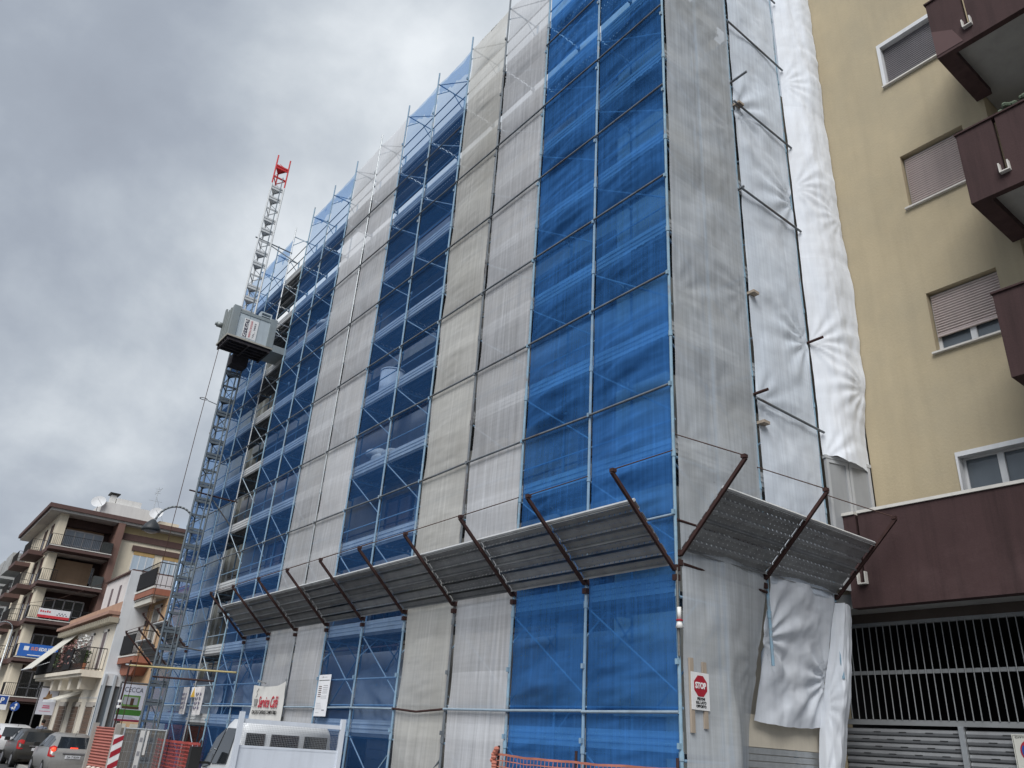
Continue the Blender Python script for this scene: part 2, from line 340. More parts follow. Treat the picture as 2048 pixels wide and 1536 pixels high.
for i in range(2):
    a=i*.515; f=MB(gX).box(a,-.03,4.7,a+.06,.03,7.0).box(a+.44,-.03,4.7,a+.50,.03,7.0).box(a+.06,-.03,6.93,a+.44,.03,7.0).box(a+.06,-.03,5.5,a+.44,.03,5.56).build('leaf',GREYF,gs)
    MB(gX).box(a+.06,-.012,4.7,a+.44,.012,5.5).build('pane',GREYP,f); MB(gX).box(a+.06,-.012,5.56,a+.44,.012,6.93).build('pane',GREYP,f)
MB(gX).box(-.02,-.04,7.0,1.04,.04,7.06).build('head_rail',GREYF,gs)

# ================================================================ scaffolding
BAY=1.8; NB=14                                  # bays along the street, bay 0 at the corner
LV=[2*k for k in range(1,10)]
scf=thing('scaffolding','blue and galvanised tube scaffolding around the corner building, nine decks high','scaffolding',(0,0,.13))
def upright(x,y,z0,z1,mt):
    m=MB().tube((x,y,z0),(x,y,z1),.0245,8)
    for z in [1.02]+[l+.02 for l in LV]:
        if z0<z<z1-.1:
            m.tube((x,y,z-.05),(x,y,z+.05),.034,8)
            m.box(x-.02,y-.06,z+1.08,x+.02,y-.02,z+1.15)
    if z0<1: m.box(x-.07,y-.07,z0-.01,x+.07,y+.07,z0+.01)
    return m.build('upright',mt,scf,False)
MIXB=[BLUED,BLUE,BLUED,LEDG,BLUE,BLUE,BLUE,GALV,BLUE,BLUE,BLUED,GALV,BLUE,BLUE]
for n in range(NB+1):
    upright(-BAY*n,0,.14,20.8,MIXB[n%14])
    upright(-BAY*n,1.0,.14,20.45,BLUE)
for y in (2.05,3.89):
    upright(0,y,3.3,22,BLUED); upright(-.95,y,.14,18,BLUE)
# perforated steel plank, ribs underneath
def plank_mesh(L_,w=.42,mt=None):
    pl=[(0,-.065),(0,0),(.22,0),(.25,-.035),(.33,-.035),(.36,0),(.64,0),(.67,-.035),(.75,-.035),(.78,0),(1,0),(1,-.065)]
    m=MB(); A=[];
    for q,(u,z) in enumerate(pl):
        y=u*w
        A.append((y,z))
    B=[(min(max(y,.004),w-.004) if z<-.03 else min(max(y,0),w),z+.004 if z>-.03 else z) for y,z in A]
    prof=A+B[::-1]
    n=len(prof); vs=[(0,y,z) for y,z in prof]+[(L_,y,z) for y,z in prof]
    k=len(A); fs=[]
    for i in range(n): fs.append((i,(i+1)%n,n+(i+1)%n,n+i))
    for i in range(k-1): fs.append((i,i+1,n-2-i,n-1-i)); fs.append((n+n-1-i,n+n-2-i,n+i+1,n+i))
    m.add(vs,fs); return m.mesh('plank',mt or PERF)
PLK=plank_mesh(BAY-.03)
for k,z in enumerate(LV):
    for n in range(NB):
        x=-BAY*(n+1)+.015
        for j,y in enumerate((.075,.50)):
            if z==18 and n==8 and j==1: continue          # hatch left open in the top deck
            place('deck_plank',PLK,Matrix.Translation((x,y,z+.05)),scf)
def toe_mesh(L_):
    pr=[(0,0),(-.012,.0),(-.012,.07),(-.026,.08),(-.026,.10),(-.012,.11),(-.012,.155),(-.026,.165),(-.026,.185),(-.012,.195),(-.012,.25),(0,.25)]
    return MB().prism(pr,'x',0,L_).mesh('toe_board',TOE)
TB=toe_mesh(BAY-.05)
for z in LV:
    for n in range(NB): place('toe_board',TB,Matrix.Translation((-BAY*(n+1)+.025,.078,z+.055)),scf)
random.seed(3)
LEDZ=[2.52,5.1,7.13,9.15,11.17,13.26,15.37,17.35]
for n in range(NB):
    x0,x1=-BAY*(n+1),-BAY*n
    for z in LEDZ:
        if n>=2 and n<4 and z==17.35: continue
        pale=z<3 or (n in(0,1) and z==5.1)
        j=random.uniform(-.012,.012)
        mt=LEDGL if pale and n!=3 and n!=7 else LEDG
        if z==2.52 and n==3:
            bar('ledger',(x0,-.035,z),((x0+x1)/2,-.045,z-.05),.02,RUST,scf); bar('ledger',((x0+x1)/2,-.045,z-.05),(x1,-.035,z),.02,RUST,scf); continue
        bar('ledger',(x0,-.035,z+j),(x1,-.035,z-j),.021,mt,scf)
    for z in LV[:-1]:
        bar('mid_rail',(x0,.055,z+.58),(x1,.055,z+.58),.017,BLUE,scf,6)
    for z in (18.62,19.12): bar('top_rail',(x0,.06,z),(x1,.06,z),.016,LEDG,scf,6)
    if n in (4,5,8,9,10,11,12,13): bar('guard_rail',(x0,.055,3.1),(x1,.055,3.1),.02,LEDGL,scf,6)
    for z in LV+[20.4]:
        bar('brace',(x0+.03,.07,z-.06),(x1-.03,.07,z-1.28),.016,BRC,scf,6)
for n in range(NB+1):
    x=-BAY*n
    for z in LV+[20.38]:
        bar('transom',(x,.0,z-.03),(x,1.0,z-.03),.021,BLUE,scf,6)
    for z in (4,20.38):
        bar('knee_brace',(x,.02,z-.45),(x,.42,z-.04),.014,BLUE,scf,6); bar('knee_brace',(x,.98,z-.45),(x,.58,z-.04),.014,BLUE,scf,6)
# inner bracing seen behind the low nets
for n in (0,1,2,3,4,5,6,7,9,10,11):
    x0,x1=-BAY*(n+1),-BAY*n
    bar('base_brace',(x0,.02,.25),(x1,.02,1.75),.017,LEDG if n%2 else BLUE,scf,6)
    bar('inner_brace',(x0,1.0,2.2),(x1,1.0,3.85),.017,BLUE,scf,6)
# short side (around the corner)
PLS=plank_mesh(1.80)
Rz=Matrix.Rotation(R(90),4,'Z')
for z in LV[2:]:
    for y in (.05,2.07):
        for x in (-.06,-.485): place('deck_plank',PLS,Matrix.Translation((x,y,z+.05))@Rz,scf)
        place('toe_board',TB,Matrix.Translation((-.06,y,z+.055))@Rz,scf)
    bar('transom',(0,2.05,z-.03),(-.95,2.05,z-.03),.021,BLUE,scf,6)
    bar('brace',(-.07,.05,z-.06),(-.07,2.0,z-1.28),.017,BLUE,scf,6)
    bar('brace',(-.07,3.85,z-.06),(-.07,2.1,z-1.28),.017,BLUE,scf,6)
for z in (18.6,16.39,14.1,11.9,7.49):
    bar('ledger',(.115,1.98,z+.03),(.115,3.95,z-.02),.022,LEDG,scf)
bar('ledger',(.035,0,5.02),(.035,2.0,5.0),.021,RUST,scf); bar('ledger',(.035,.1,4.42),(.02,2.0,4.34),.022,RUST,scf)
# stubs and timber ends sticking out through the side sheets
for (y,z,l,mt) in ((2.03,14.72,.42,LEDG),(2.03,7.62,.3,RUST),(3.87,9.3,.35,RUST),(2.03,11.95,.15,LEDG)):
    bar('tube_stub',(-.1,y,z),(l,y+.02,z+.02),.026,mt,scf)
TIMB=mat('weathered_timber',(.36,.30,.24),.85,0,.2,6,stretch=(2,2,.5))
for (y,z) in ((2.1,14.15),(2.08,9.62),(2.08,7.1)):
    block('timber_end',-.2,y,z,.16,y+.16,z+.05,TIMB,scf)
bar('jack_chain',(.03,-.03,3.2),(.03,-.03,4.35),.018,mat('chain_steel',(.2,.2,.19),.6,.6,.4,30),scf,6)
LANT=mat('white_plastic',(.72,.72,.70),.4)

# ================================================================ netting
TIE=[0.9,2.52,4.38,5.1,7.13,9.15,11.17,13.26,15.37,17.35,19.1,20.35]
def grid_obj(name,fn,nu,nv,mt,label=None,cat=None,group=None,parent=None,solid=.004):
    vs=[];fs=[]
    for j in range(nv+1):
        for i in range(nu+1): vs.append(fn(i/nu,j/nv))
    for j in range(nv):
        for i in range(nu):
            a=j*(nu+1)+i; fs.append((a,a+1,a+nu+2,a+nu+1))
    me=bpy.data.meshes.new(name); me.from_pydata(vs,[],fs); me.materials.append(mt); me.shade_smooth()
    o=link(bpy.data.objects.new(name,me),parent)
    return tag(o,label,cat,group)
def pil(z):
    for a,b_ in zip(TIE,TIE[1:]):
        if a<=z<=b_: return math.sin(math.pi*((z-a)/(b_-a))**.58), a
    return 0,0
def front_net(n,mt,label,z0=.35,z1=20.35,bulge=.06,wr=.012,edge=.02,fold=0,seed=0,group=None,crease=.004):
    x0,x1=-BAY*(n+1)+.03,-BAY*n-.03
    def fn(u,v):
        z=z0+(z1-z0)*v; s,ta=pil(z)
        eL=edge*s*(1+fbm(seed+z*.8,1.3))*1.0; eR=edge*s*(1+fbm(seed+z*.9,7.3))
        x=x0+eL+(x1-eR-x0-eL)*u
        su=math.sin(math.pi*u)
        y=.03-bulge*s*su**.6-wr*fbm(seed+x*1.1,z*3.1,2,4)*su
        if fold:
            y-=fold*(.5+.5*s)*fbm(seed+x*.45+z*.25,z*2.4-x*.55,5,4)*(.35+su)
            q=(z+.10*fbm(x*.7,seed+z*.2)+.08*u)/.47+seed*.37; y+=crease*abs(math.sin(math.pi*q))**.6*(.3+su)
        if v==1: z+=.02*fbm(x*3,seed)-.10*math.sin(math.pi*u)
        return (x,min(y,.03),z)
    nu,nv=(22,560) if fold else (12,240)
    return grid_obj('safety_net',fn,nu,nv,mt,label,'netting',group)
G='vertical net strips along the street front'
front_net(0,NET_DENSE,'dense bright blue net strip right at the building corner',fold=.07,bulge=.13,crease=.012,edge=.012,seed=1,group=G)
front_net(1,NET_DENSE,'dense bright blue net strip beside the first grey strip',fold=.07,bulge=.13,crease=.012,edge=.012,seed=12,group=G)
front_net(2,NET_GREY,'clean light grey net strip beside the dense bright blue nets',edge=.04,seed=23,group=G)
front_net(3,NET_BEIGE,'stained beige-grey net strip with torn edge above the canopy',edge=.055,fold=.012,crease=.003,seed=34,group=G)
front_net(4,NET_SHEER,'see-through blue net strip just left of the stained beige net',seed=45,edge=.012,bulge=.02,group=G)
front_net(5,NET_SHEER,'see-through blue net strip above the white notice board',seed=56,edge=.012,bulge=.02,group=G)
front_net(6,NET_GREY,'pale grey net strip right of the coffee banner, above the truck',edge=.02,seed=67,group=G)
front_net(7,NET_GREY,'pale grey net strip behind the white coffee banner',edge=.02,seed=78,group=G)
front_net(8,NET_SHEER,'see-through blue net strip left of the coffee banner strip, under the roof hatch hole',seed=89,edge=.012,bulge=.02,group=G)
front_net(9,NET_SHEER,'see-through blue net strip on the right edge of the open bay',seed=90,edge=.012,bulge=.02,group=G)
front_net(11,NET_SHEER,'see-through blue net strip on the left edge of the open bay',seed=91,edge=.012,bulge=.02,group=G)
front_net(13,NET_SHEER,'leftmost see-through blue net strip at the far end, behind the hoist mast',seed=93,edge=.012,bulge=.02,group=G)
front_net(12,NET_SHEER,'see-through blue net strip second from the far left end, by the hoist mast',seed=92,edge=.012,bulge=.02,group=G)
# end face of the scaffolding at the far left
def endnet(u,v):
    z=.4+19.9*v; s,_=pil(z); y=.05+1.1*u
    return (-BAY*NB-.03-.03*s*math.sin(math.pi*u),y,z)
grid_obj('safety_net',endnet,8,120,NET_SHEER,'see-through blue net closing the far left end of the scaffolding','netting',G)
# folded-over net tops
for n in (4,5,8,9,11,12):
    def flap(u,v,n=n):
        x=-BAY*(n+1)+.05+(BAY-.1)*u; zt=20.33-.10*math.sin(math.pi*u); h=.28+.5*abs(fbm(n*3.1+u*2.6,4.4))+.35*u
        return (x,.06+.05*fbm(x*2,v*3),zt-h*v)
    grid_obj('folded_net_top',flap,14,6,NET_SHEER,'blue net hem folded back over the top rail, %s'%{4:'right of the wide see-through pair',5:'left of the wide see-through pair',8:'above the roof hatch hole',9:'beside the open bay, right',11:'beside the open bay, left',12:'by the hoist mast'}[n],'netting','folded net hems on the top lift')
# side nets round the corner
def lerp(t,z):
    if z<=t[0][0]: return t[0][1]
    for (a,p),(b_,q) in zip(t,t[1:]):
        if a<=z<=b_: return p+(q-p)*(z-a)/(b_-a)
    return t[-1][1]
OFF=[(1.9,-.56),(2.5,-.50),(3.3,-.30),(3.9,-.14),(4.45,0)]       # the sheets are pulled in towards the wall near the ground
def side_net(y0,y1,z0,z1,mt,label,wr,edge,seed,nu=26,nv=300,hem=0,ties=()):
    def fn(u,v):
        z=z0+(z1-z0)*v; s=abs(math.sin(math.pi*z/2.05+seed))
        e0=edge*s*(1+fbm(z*.8,seed)); e1=edge*s*(1+fbm(z*.9,seed+5))
        y=y0+e0+(y1-e1-y0-e0)*u; su=math.sin(math.pi*u)
        x=.036+.05*su*s+wr*fbm(seed+y*1.6+z*.4,z*1.5-y*.6,3,5)*(.25+su)
        x+=wr*.12*abs(fbm(seed+y*2.6+z*1.1,z*2.4-y*1.9,9,2))*(.3+su)
        for (ty,tz,k) in ties:
            dy=y-ty; dz=z-tz; rr=math.hypot(dy,dz)
            if rr<1.6:
                a=math.atan2(dz,dy); x+=k*math.sin(a*13+seed)*math.exp(-rr*1.5)*min(1,rr*5)
        if v==0: z+=hem*fbm(y*2,seed)-hem*su
        x+=lerp(OFF,z)*max(0,min(1,(y-1.05)/1.0))
        return (x,y,z)
    return grid_obj('side_net',fn,nu,nv,mt,label,'netting','sheets on the side of the corner')
side_net(.04,2.02,.35,20.3,NET_SIDE,'grimy grey net behind the stop sign, first strip round the corner',.03,.02,11,ties=((.05,8.8,.02),(2.0,9.6,.02),(2.0,13.4,.015),(.05,6.1,.015),(1.9,3.4,.02)))
side_net(2.09,3.85,4.5,22,NET_WHITE,'white net strip between the two side canopies and the yellow block, upper part',.03,.03,17,ties=((2.1,14.1,.05),(3.85,12.6,.05),(3.85,9.3,.05),(2.1,7.5,.03)))
side_net(2.09,3.85,2.56,4.6,SHEET,'crumpled white sheet under the side canopy, above the beige board',.055,.03,29,40,60,hem=.03,ties=((2.1,3.7,.06),(3.85,3.3,.06)))
# loose plastic sheet tied back to the yellow wall
EDGE=[(4,.30),(6.94,.32),(8.06,.40),(8.66,.46),(11.0,.50),(12.6,.44),(14.46,.43),(17,.42),(19.3,.40),(22,.40)]
def loose(z0,z1,seed,hemw,amp,wid=None):
    def fn(u,v):
        z=z0+(z1-z0)*v; xe=lerp(EDGE,z)+.05*fbm(z*1.4,seed) if wid is None else lerp(wid,z)+.03*fbm(z*2,seed); ye=4.97
        if wid is not None: ye=4.22
        ax=.05+(lerp(OFF,z) if wid is not None else 0);ay=(3.93 if wid is None else 3.78)+.03*fbm(z*1.3,seed+3)
        su=math.sin(math.pi*u)
        w=amp*(1.3*fbm(seed+u*1.4,z*.30,1,2)+.8*fbm(seed+u*3.6+z*.45,z*.5-u*.8,7,3)+.22*fbm(seed+u*8+z*1.0,z*1.6-u*5,3,3))
        w+=.011*(abs(fbm(seed+u*3.1+z*.9,z*1.7-u*2.2,11,2))+.5*abs(fbm(seed+u*7+z*2.3,z*3.9-u*5,13,2)))
        for (tu,tz,k) in ((0,9.3,.10),(1,8.55,.10),(0,6.95,.08),(0,13.0,.07),(1,12.5,.05),(0,16,.06),(0,2.9,.07),(0,1.5,.06)):
            rr=math.hypot((u-tu)*1.2,z-tz)
            if rr<2: w+=.5*k*math.sin(math.atan2(z-tz,(u-tu)*1.2+1e-6)*15+seed)*math.exp(-rr*1.3)*min(1,rr*5)*.5
        out=.16*su+w*(.3+su)
        x=ax+(xe-ax)*u+out*.85; y=ay+(ye-ay)*u-out*.5
        if v==0: z+=hemw*(.1-u*.7)*.3+.05*fbm(u*4,seed)
        return (x,y,z)
    return fn
grid_obj('plastic_sheet',loose(7.05,22,3.3,.9,.036),40,320,SHEET,'loose white plastic sheet hanging between scaffold and yellow wall','plastic sheet','plastic sheets by the yellow wall')
grid_obj('plastic_sheet',loose(.15,4.45,8.1,0,.07,[(0,-.42),(2.02,-.34),(2.65,-.2),(3.02,-.10),(3.78,.02),(4.6,.08)]),26,110,SHEET,'loose white plastic sheet beside the garage grille, under the canopy','plastic sheet','plastic sheets by the yellow wall')
# crumpled dust sheets on the first deck behind the see-through nets
DUST=sheet_mat('dust_sheet',(.42,.43,.46),(.34,.34,.35))
for i,(xa,xb,s,l) in enumerate(((-10.7,-7.3,2.2,'crumpled grey dust sheet behind blue net, right of the notice board'),(-18,-14.5,5.2,'crumpled grey dust sheet behind blue net, left of the coffee banner'),(-23.3,-19.9,9.1,'crumpled grey dust sheet behind blue net and hoist mast'))):
    def ds(u,v,xa=xa,xb=xb,s=s):
        x=xa+(xb-xa)*u; z=2.15+(1.35+.35*fbm(x*.9,s))*v
        return (x,.92+.12*fbm(x*1.3+z*1.8+s,z*1.1-x*.7,2,4),z)
    grid_obj('dust_sheet',ds,50,24,DUST,l,'plastic sheet','dust sheets on the first deck')

# ================================================================ safety canopies
def plank_canopy(L_): return plank_mesh(L_,.50,PERFC)
def coupler(m,p):
    m.box(p[0]-.04,p[1]-.04,p[2]-.04,p[0]+.04,p[1]+.04,p[2]+.04); return m
def canopy(name,label,org,along,out,piv_z,L_,n,tip=(1.2,1.08),edge=(.74,.70),wires=True,lips=True):
    along=Vector(along); out=Vector(out); t=thing(name,label,'safety canopy',(org[0],org[1],piv_z),0,None)
    o=Vector((org[0],org[1],piv_z)); up_=Vector((0,0,1))
    sl=(out*edge[0]+up_*edge[1]).normalized(); nn=along.cross(sl); 
    if nn.z<0: nn=-nn
    me=plank_canopy(L_-.02)
    for i in range(n+1):
        p=o+along*(L_*i)+out*.03; q=p+out*tip[0]+up_*tip[1]
        m=MB(); d=(q-p).normalized(); s_=d.cross(along).normalized()
        # square tube strut
        vs=[]
        for c in (p,q):
            for a_,b_ in ((-1,-1),(1,-1),(1,1),(-1,1)): vs.append(c+along*(.021*a_)+s_*(.024*b_)-nn*.03)
        m.add(vs,[(0,1,2,3),(4,5,6,7),(0,1,5,4),(1,2,6,5),(2,3,7,6),(3,0,4,7)])
        m.box(q.x-.035,q.y-.035,q.z-.02,q.x+.035,q.y+.035,q.z+.03); coupler(m,p-out*.02); coupler(m,p-out*.02-up_*.13)
        m.build('strut',RUST,t)
        if wires:
            w=q+up_*.02; e_=o+along*(L_*i)+up_*(tip[1]+.64)
            bar('tie_rod',w,e_,.009,WIRE,t,5)
    L2=0
    ax=along; ay=sl; az=ax.cross(ay)
    flip=az.z<0
    for i in range(n):
        for j in range(2):
            p=o+along*(L_*i+.01)+out*.09+sl*(.02+.515*j)+nn*.075
            if flip: X=Matrix(((-ax.x,ay.x,-az.x,(p+ax*(L_-.02)).x),(-ax.y,ay.y,-az.y,(p+ax*(L_-.02)).y),(-ax.z,ay.z,-az.z,(p+ax*(L_-.02)).z),(0,0,0,1)))
            else: X=Matrix(((ax.x,ay.x,az.x,p.x),(ax.y,ay.y,az.y,p.y),(ax.z,ay.z,az.z,p.z),(0,0,0,1)))
            place('plank',me,X,t)
    if lips:
        p=o+out*.09+sl*1.045+nn*.06; q=p+along*(L_*n)
        m=MB(); vs=[]
        for c in (p,q):
            for a_,b_ in ((0,0),(.035,0),(.035,.05),(0,.05)): vs.append(c+sl*a_+nn*b_-nn*.03)
        m.add(vs,[(0,1,2,3),(4,5,6,7),(0,1,5,4),(1,2,6,5),(2,3,7,6),(3,0,4,7)]); m.build('edge_lip',TOE,t)
    return t
canopy('safety_canopy','long tilted canopy of ribbed steel planks on rusty struts along the street front',(0,0),(-1,0,0),(0,-1,0),4.35,BAY,9)
canopy('safety_canopy','short tilted steel plank canopy round the corner, towards the yellow block',(0,.04),(0,1,0),(1,0,0),4.56,1.92,2,tip=(1.15,1.13),edge=(.72,.70))
canopy('safety_canopy','small tilted plank canopy left of the hoist mast, upper piece',(-BAY*12,0),(-1,0,0),(0,-1,0),4.35,BAY,1)
canopy('safety_canopy','small tilted plank canopy farthest left, lower piece in front of the orange house',(-BAY*13-.05,0),(-1,0,0),(0,-1,0),3.85,BAY,1)

# ================================================================ goods hoist
HG=mat('hoist_grey_green',(.27,.31,.325),.5,.25,.12,4,dirt=(.27,.29,.28))
HP=mat('hoist_panel',(.47,.53,.56),.45,.2,.08,3)
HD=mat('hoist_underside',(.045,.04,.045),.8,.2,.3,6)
HR=mat('hoist_red',(.55,.035,.04),.5)
mast=thing('hoist_mast','tall grey triangular lattice hoist mast with red top, left of the open bay','hoist mast',(-19.8,-1.12,0))
MH=23.75; HG_=HG; HG=mat('mast_galvanised_shaded',(.15,.18,.205),.5,.3,.15,6); HW=mat('mast_galvanised_backlit',(.58,.60,.61),.5,.1,.1,6)  # same galvanised finish: bright backlit look of the upper mast put into its colour
legs=((-19.72,-1.40),(-19.72,-.87),(-20.18,-1.13))
for (x,y) in legs:
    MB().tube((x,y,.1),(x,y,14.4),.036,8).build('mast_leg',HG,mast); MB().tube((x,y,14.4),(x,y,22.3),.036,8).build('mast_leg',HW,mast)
    MB().tube((x,y,22.3),(x,y,MH+(0 if x>-20 else -.2)),.03,8).build('mast_leg_tip',HR,mast,label='red painted mast tip')
STEP=.53
k=0; z=.4
while z<MH-.2:
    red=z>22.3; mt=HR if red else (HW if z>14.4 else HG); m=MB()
    t_=.085 if k%3 else .03
    for i in range(3):
        a=legs[i]; b_=legs[(i+1)%3]
        if i==0:
            m.box(a[0]-.02,a[1],z-t_,a[0]+.02,b_[1],z-t_*.1); m.box(a[0]-.02,a[1],z+t_*.3,a[0]+.02,b_[1],z+t_*1.1)
        else:
            m.tube((a[0],a[1],z),(b_[0],b_[1],z),.022,6)
    m.add([(legs[0][0],legs[0][1],z+.012),(legs[1][0],legs[1][1],z+.012),(legs[2][0],legs[2][1],z+.012)],[(0,1,2)]) if k%3 else None
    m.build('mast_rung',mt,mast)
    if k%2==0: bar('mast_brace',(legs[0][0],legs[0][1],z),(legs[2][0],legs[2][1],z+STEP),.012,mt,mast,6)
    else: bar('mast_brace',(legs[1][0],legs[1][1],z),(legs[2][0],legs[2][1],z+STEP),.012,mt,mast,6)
    k+=1; z+=STEP
bar('rack_rail',(-19.69,-1.02,.1),(-19.69,-1.02,MH-1),.022,HG,mast,6)
for z in (9.15,19.6):
    bar('tie_tube',(-19.8,-1.62 if z<10 else -1.5,z),(-19.8,.05,z-.05),.026,RUST if z<10 else LEDG,mast)
    bar('tie_tube',(-19.8,-.85,z-.1),(-19.0 if z>10 else -19.9,.05,z-.9),.024,LEDG,mast)
bar('tie_tube',(-19.8,-.9,4.2),(-19.85,.05,4.15),.024,LEDG,mast)
bar('cable_guide',(-19.75,-1.4,12.35),(-19.8,-1.75,12.42),.015,LEDG,mast,6)
m=MB(); 
for i in range(10):
    a=2*math.pi*i/10; b_=2*math.pi*(i+1)/10
    m.tube((-19.8+.1*math.cos(a),-1.9+.13*math.sin(a),12.44),(-19.8+.1*math.cos(b_),-1.9+.13*math.sin(b_),12.44),.014,5)
m.build('guide_ring',LEDG,mast)
for z0,z1,x,y,x1,y1,mt in ((3.50,3.40,-19.9,-2.05,-16.2,-.04,mat('old_yellow_tube',(.42,.35,.17),.6)),(3.55,3.48,-20.6,-2.0,-19.3,-.95,GALV),(3.25,3.2,-19.9,-1.3,-18.0,-.04,RUST)):
    bar('base_tube',(x,y,z0),(x1,y1,z1),.027,mt,mast)
HG=HG_
# platform
pf=thing('hoist_platform','grey metal hoist cage with white firm sign, hanging beside the open bay','hoist cage',(-18.5,-1.3,14.2))
x0,x1,y0,y1,zb=-19.1,-18.0,-2.08,-.5,14.25
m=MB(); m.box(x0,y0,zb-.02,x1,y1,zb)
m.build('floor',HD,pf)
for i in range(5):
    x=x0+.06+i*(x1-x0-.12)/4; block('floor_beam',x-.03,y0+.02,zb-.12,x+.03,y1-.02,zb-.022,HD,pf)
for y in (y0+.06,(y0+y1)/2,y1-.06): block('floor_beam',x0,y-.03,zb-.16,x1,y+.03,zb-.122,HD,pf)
m=MB().box(x0-.03,y0-.03,zb,x1+.03,y0,zb+.06).box(x1,y0,zb,x1+.03,y1,zb+.06).box(x0-.03,y0,zb,x0,y1,zb+.06).box(x0-.03,y1,zb,x1+.03,y1+.03,zb+.06).build('floor_rim',mat('rim_pale',(.40,.38,.33),.6,.2),pf)
m=MB().box(x1-.03,y0+.25,zb+.07,x1,y1-.22,zb+1.0); sp_=m.build('side_panel',HP,pf)
for y in (y0+.62,y1-.6): block('panel_seam',x1+.001,y-.006,zb+.07,x1+.004,y+.006,zb+1.0,HG,sp_)
MB().box(x1-.04,y0+.2,zb+1.0,x1+.02,y1-.2,zb+1.05).box(x1-.03,y0+.25,zb+1.05,x1-.005,y1-.2,zb+1.13).build('top_rail',HG,pf)
MB().box(x1-.14,y0,zb+.06,x1+.03,y0+.24,zb+1.22).build('corner_post',HG,pf); MB().box(x0,y0,zb+.06,x0+.12,y0+.06,zb+1.45).build('corner_post',HG,pf)
for i in range(4):
    xx=x0+.14+i*.2; block('front_rib',xx,y0-.02,zb+.08,xx+.1,y0+.03,zb+1.2,HG,pf)
MB().box(x0+.02,y0+.03,zb+.06,x1-.14,y0+.06,zb+1.25).build('front_panel',HG,pf)
MB().tube((x0+.12,y0-.2,zb+.75),(x0+.12,y0,zb+.75),.1,12).tube((x0+.12,y0-.2,zb+.75),(x0+.12,y0-.26,zb+.75),.06,12).build('motor',HG,pf,True)
MB().box(x0+.05,y0+.25,zb+.9,x0+.4,y0+.85,zb+1.5).build('control_box',HP,pf)
MB().box(x1-.3,y1-.62,zb+1.1,x1-.02,y1-.58,zb+1.35).box(x1-.3,y1-.25,zb+1.1,x1-.02,y1-.21,zb+1.35).box(x1-.3,y1-.58,zb+1.3,x1-.02,y1-.25,zb+1.35).box(x1-.3,y1-.58,zb+1.18,x1-.02,y1-.25,zb+1.21).build('guard',HP,pf)
MB().box(x1-.06,y1-.22,zb+.05,x1+.03,y1+.02,zb+1.18).build('gate_post',HG,pf)
MB().box(x0,y1+.03,zb-.02,x1,y1+.55,zb+.02).box(x1-.02,y1+.03,zb-.05,x1+.02,y1+.55,zb+.2).build('landing_ramp',HG,pf)
g=MB()
for zz_ in (.2,.62,1.1): g.tube((x1,y1+.03,zb+zz_),(x1,y1+.5,zb+zz_),.015,6)
g.tube((x1,y1+.5,zb),(x1,y1+.5,zb+1.12),.015,6); g.build('gate',GALV,pf)
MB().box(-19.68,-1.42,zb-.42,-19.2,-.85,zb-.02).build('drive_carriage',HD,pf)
sg=MB().box(x1+.004,-1.62,zb+.12,x1+.008,-1.12,zb+.86).build('sign',flat('sign_white',(.75,.75,.74)),pf)
NAVY=flat('print_navy',(.02,.02,.05)); PRED=flat('print_red',(.55,.04,.05)); BLK=flat('print_black',(.015,.015,.015)); PWH=flat('print_white',(.8,.8,.8))
xx=x1+.010
block('emblem',xx-.001,-1.60,zb+.14,xx+.001,-1.46,zb+.27,NAVY,sg)
text('lettering','N',(xx+.002,-1.585,zb+.16),(0,1,0),(0,0,1),.09,PWH,sg,bold=.004)
text('lettering','EDILVITALE',(xx,-1.47,zb+.29),(0,0,1),(0,-1,0),.12,NAVY,sg,width=.54,bold=.006)
text('lettering','VENDITA E NOLEGGIO',(xx,-1.33,zb+.16),(0,0,1),(0,-1,0),.07,PRED,sg,width=.66)
text('lettering','TEL. 0883',(xx,-1.20,zb+.16),(0,0,1),(0,-1,0),.06,NAVY,sg,width=.6)
cb_=MB().path([(-18.95,-2.02,14.2),(-18.98,-2.06,11),(-19.0,-2.08,6),(-19.0,-2.08,.6)],.012,6).build('hoist_cable',WIRE)
tag(cb_,'thin dark supply cable hanging from the hoist cage beside the mast','cable')

# ================================================================ yellow block on the right
YEL=mat('yellow_render',(.435,.365,.245),.88,0,.10,.9,bump=.2,bs=25,dirt=(.375,.325,.23),stretch=(1,1,.8),ds=.55,dlo=.42,dhi=.70,vst=.045)
MAR=mat('maroon_render',(.056,.031,.031),.85,0,.14,1.2,bump=.12,bs=30,dirt=(.088,.054,.054),vst=.22)
MARP=mat('maroon_patch',(.11,.066,.066),.8)
SOFG=mat('grey_soffit',(.36,.36,.35),.9,0,.1,2)
ALU=mat('white_aluminium',(.66,.67,.68),.4,.1,.06,4)
STONE=mat('pale_sill',(.60,.58,.54),.7,0,.1,5)
yb=thing('yellow_building','ochre yellow apartment block with maroon balconies on the right','building',(5,5,0))
w=MB(); w.box(.35,5,4.7,1.84,5.3,24).box(3.05,5,4.7,3.5,5.3,24)
for a,b_ in ((4.7,5.2),(6.9,8.85),(10.08,12.05),(13.33,15.27),(16.42,24)): w.box(1.84,5,a,3.05,5.3,b_)
w.box(3.3,5.3,4.7,3.5,7.0,24).box(.35,5.3,4.7,.6,9,24).box(3.5,6.8,4.7,9,7,24)
w.build('wall',YEL,yb)
MB().box(-1.1,8.9,4.5,.35,9.2,24).build('recess_wall',YEL,yb)
SLPINK=mat('pinkish_shutter',(.47,.40,.38),.6,0,.05,4); SLGREY=mat('dark_grey_shutter',(.18,.17,.18),.55)
CURT=mat('pale_curtain',(.42,.43,.44),.85,0,.2,3,stretch=(6,6,.4))
WGL=mat('window_glass',(.10,.12,.14),.08,0,.2,1,spec=.8)
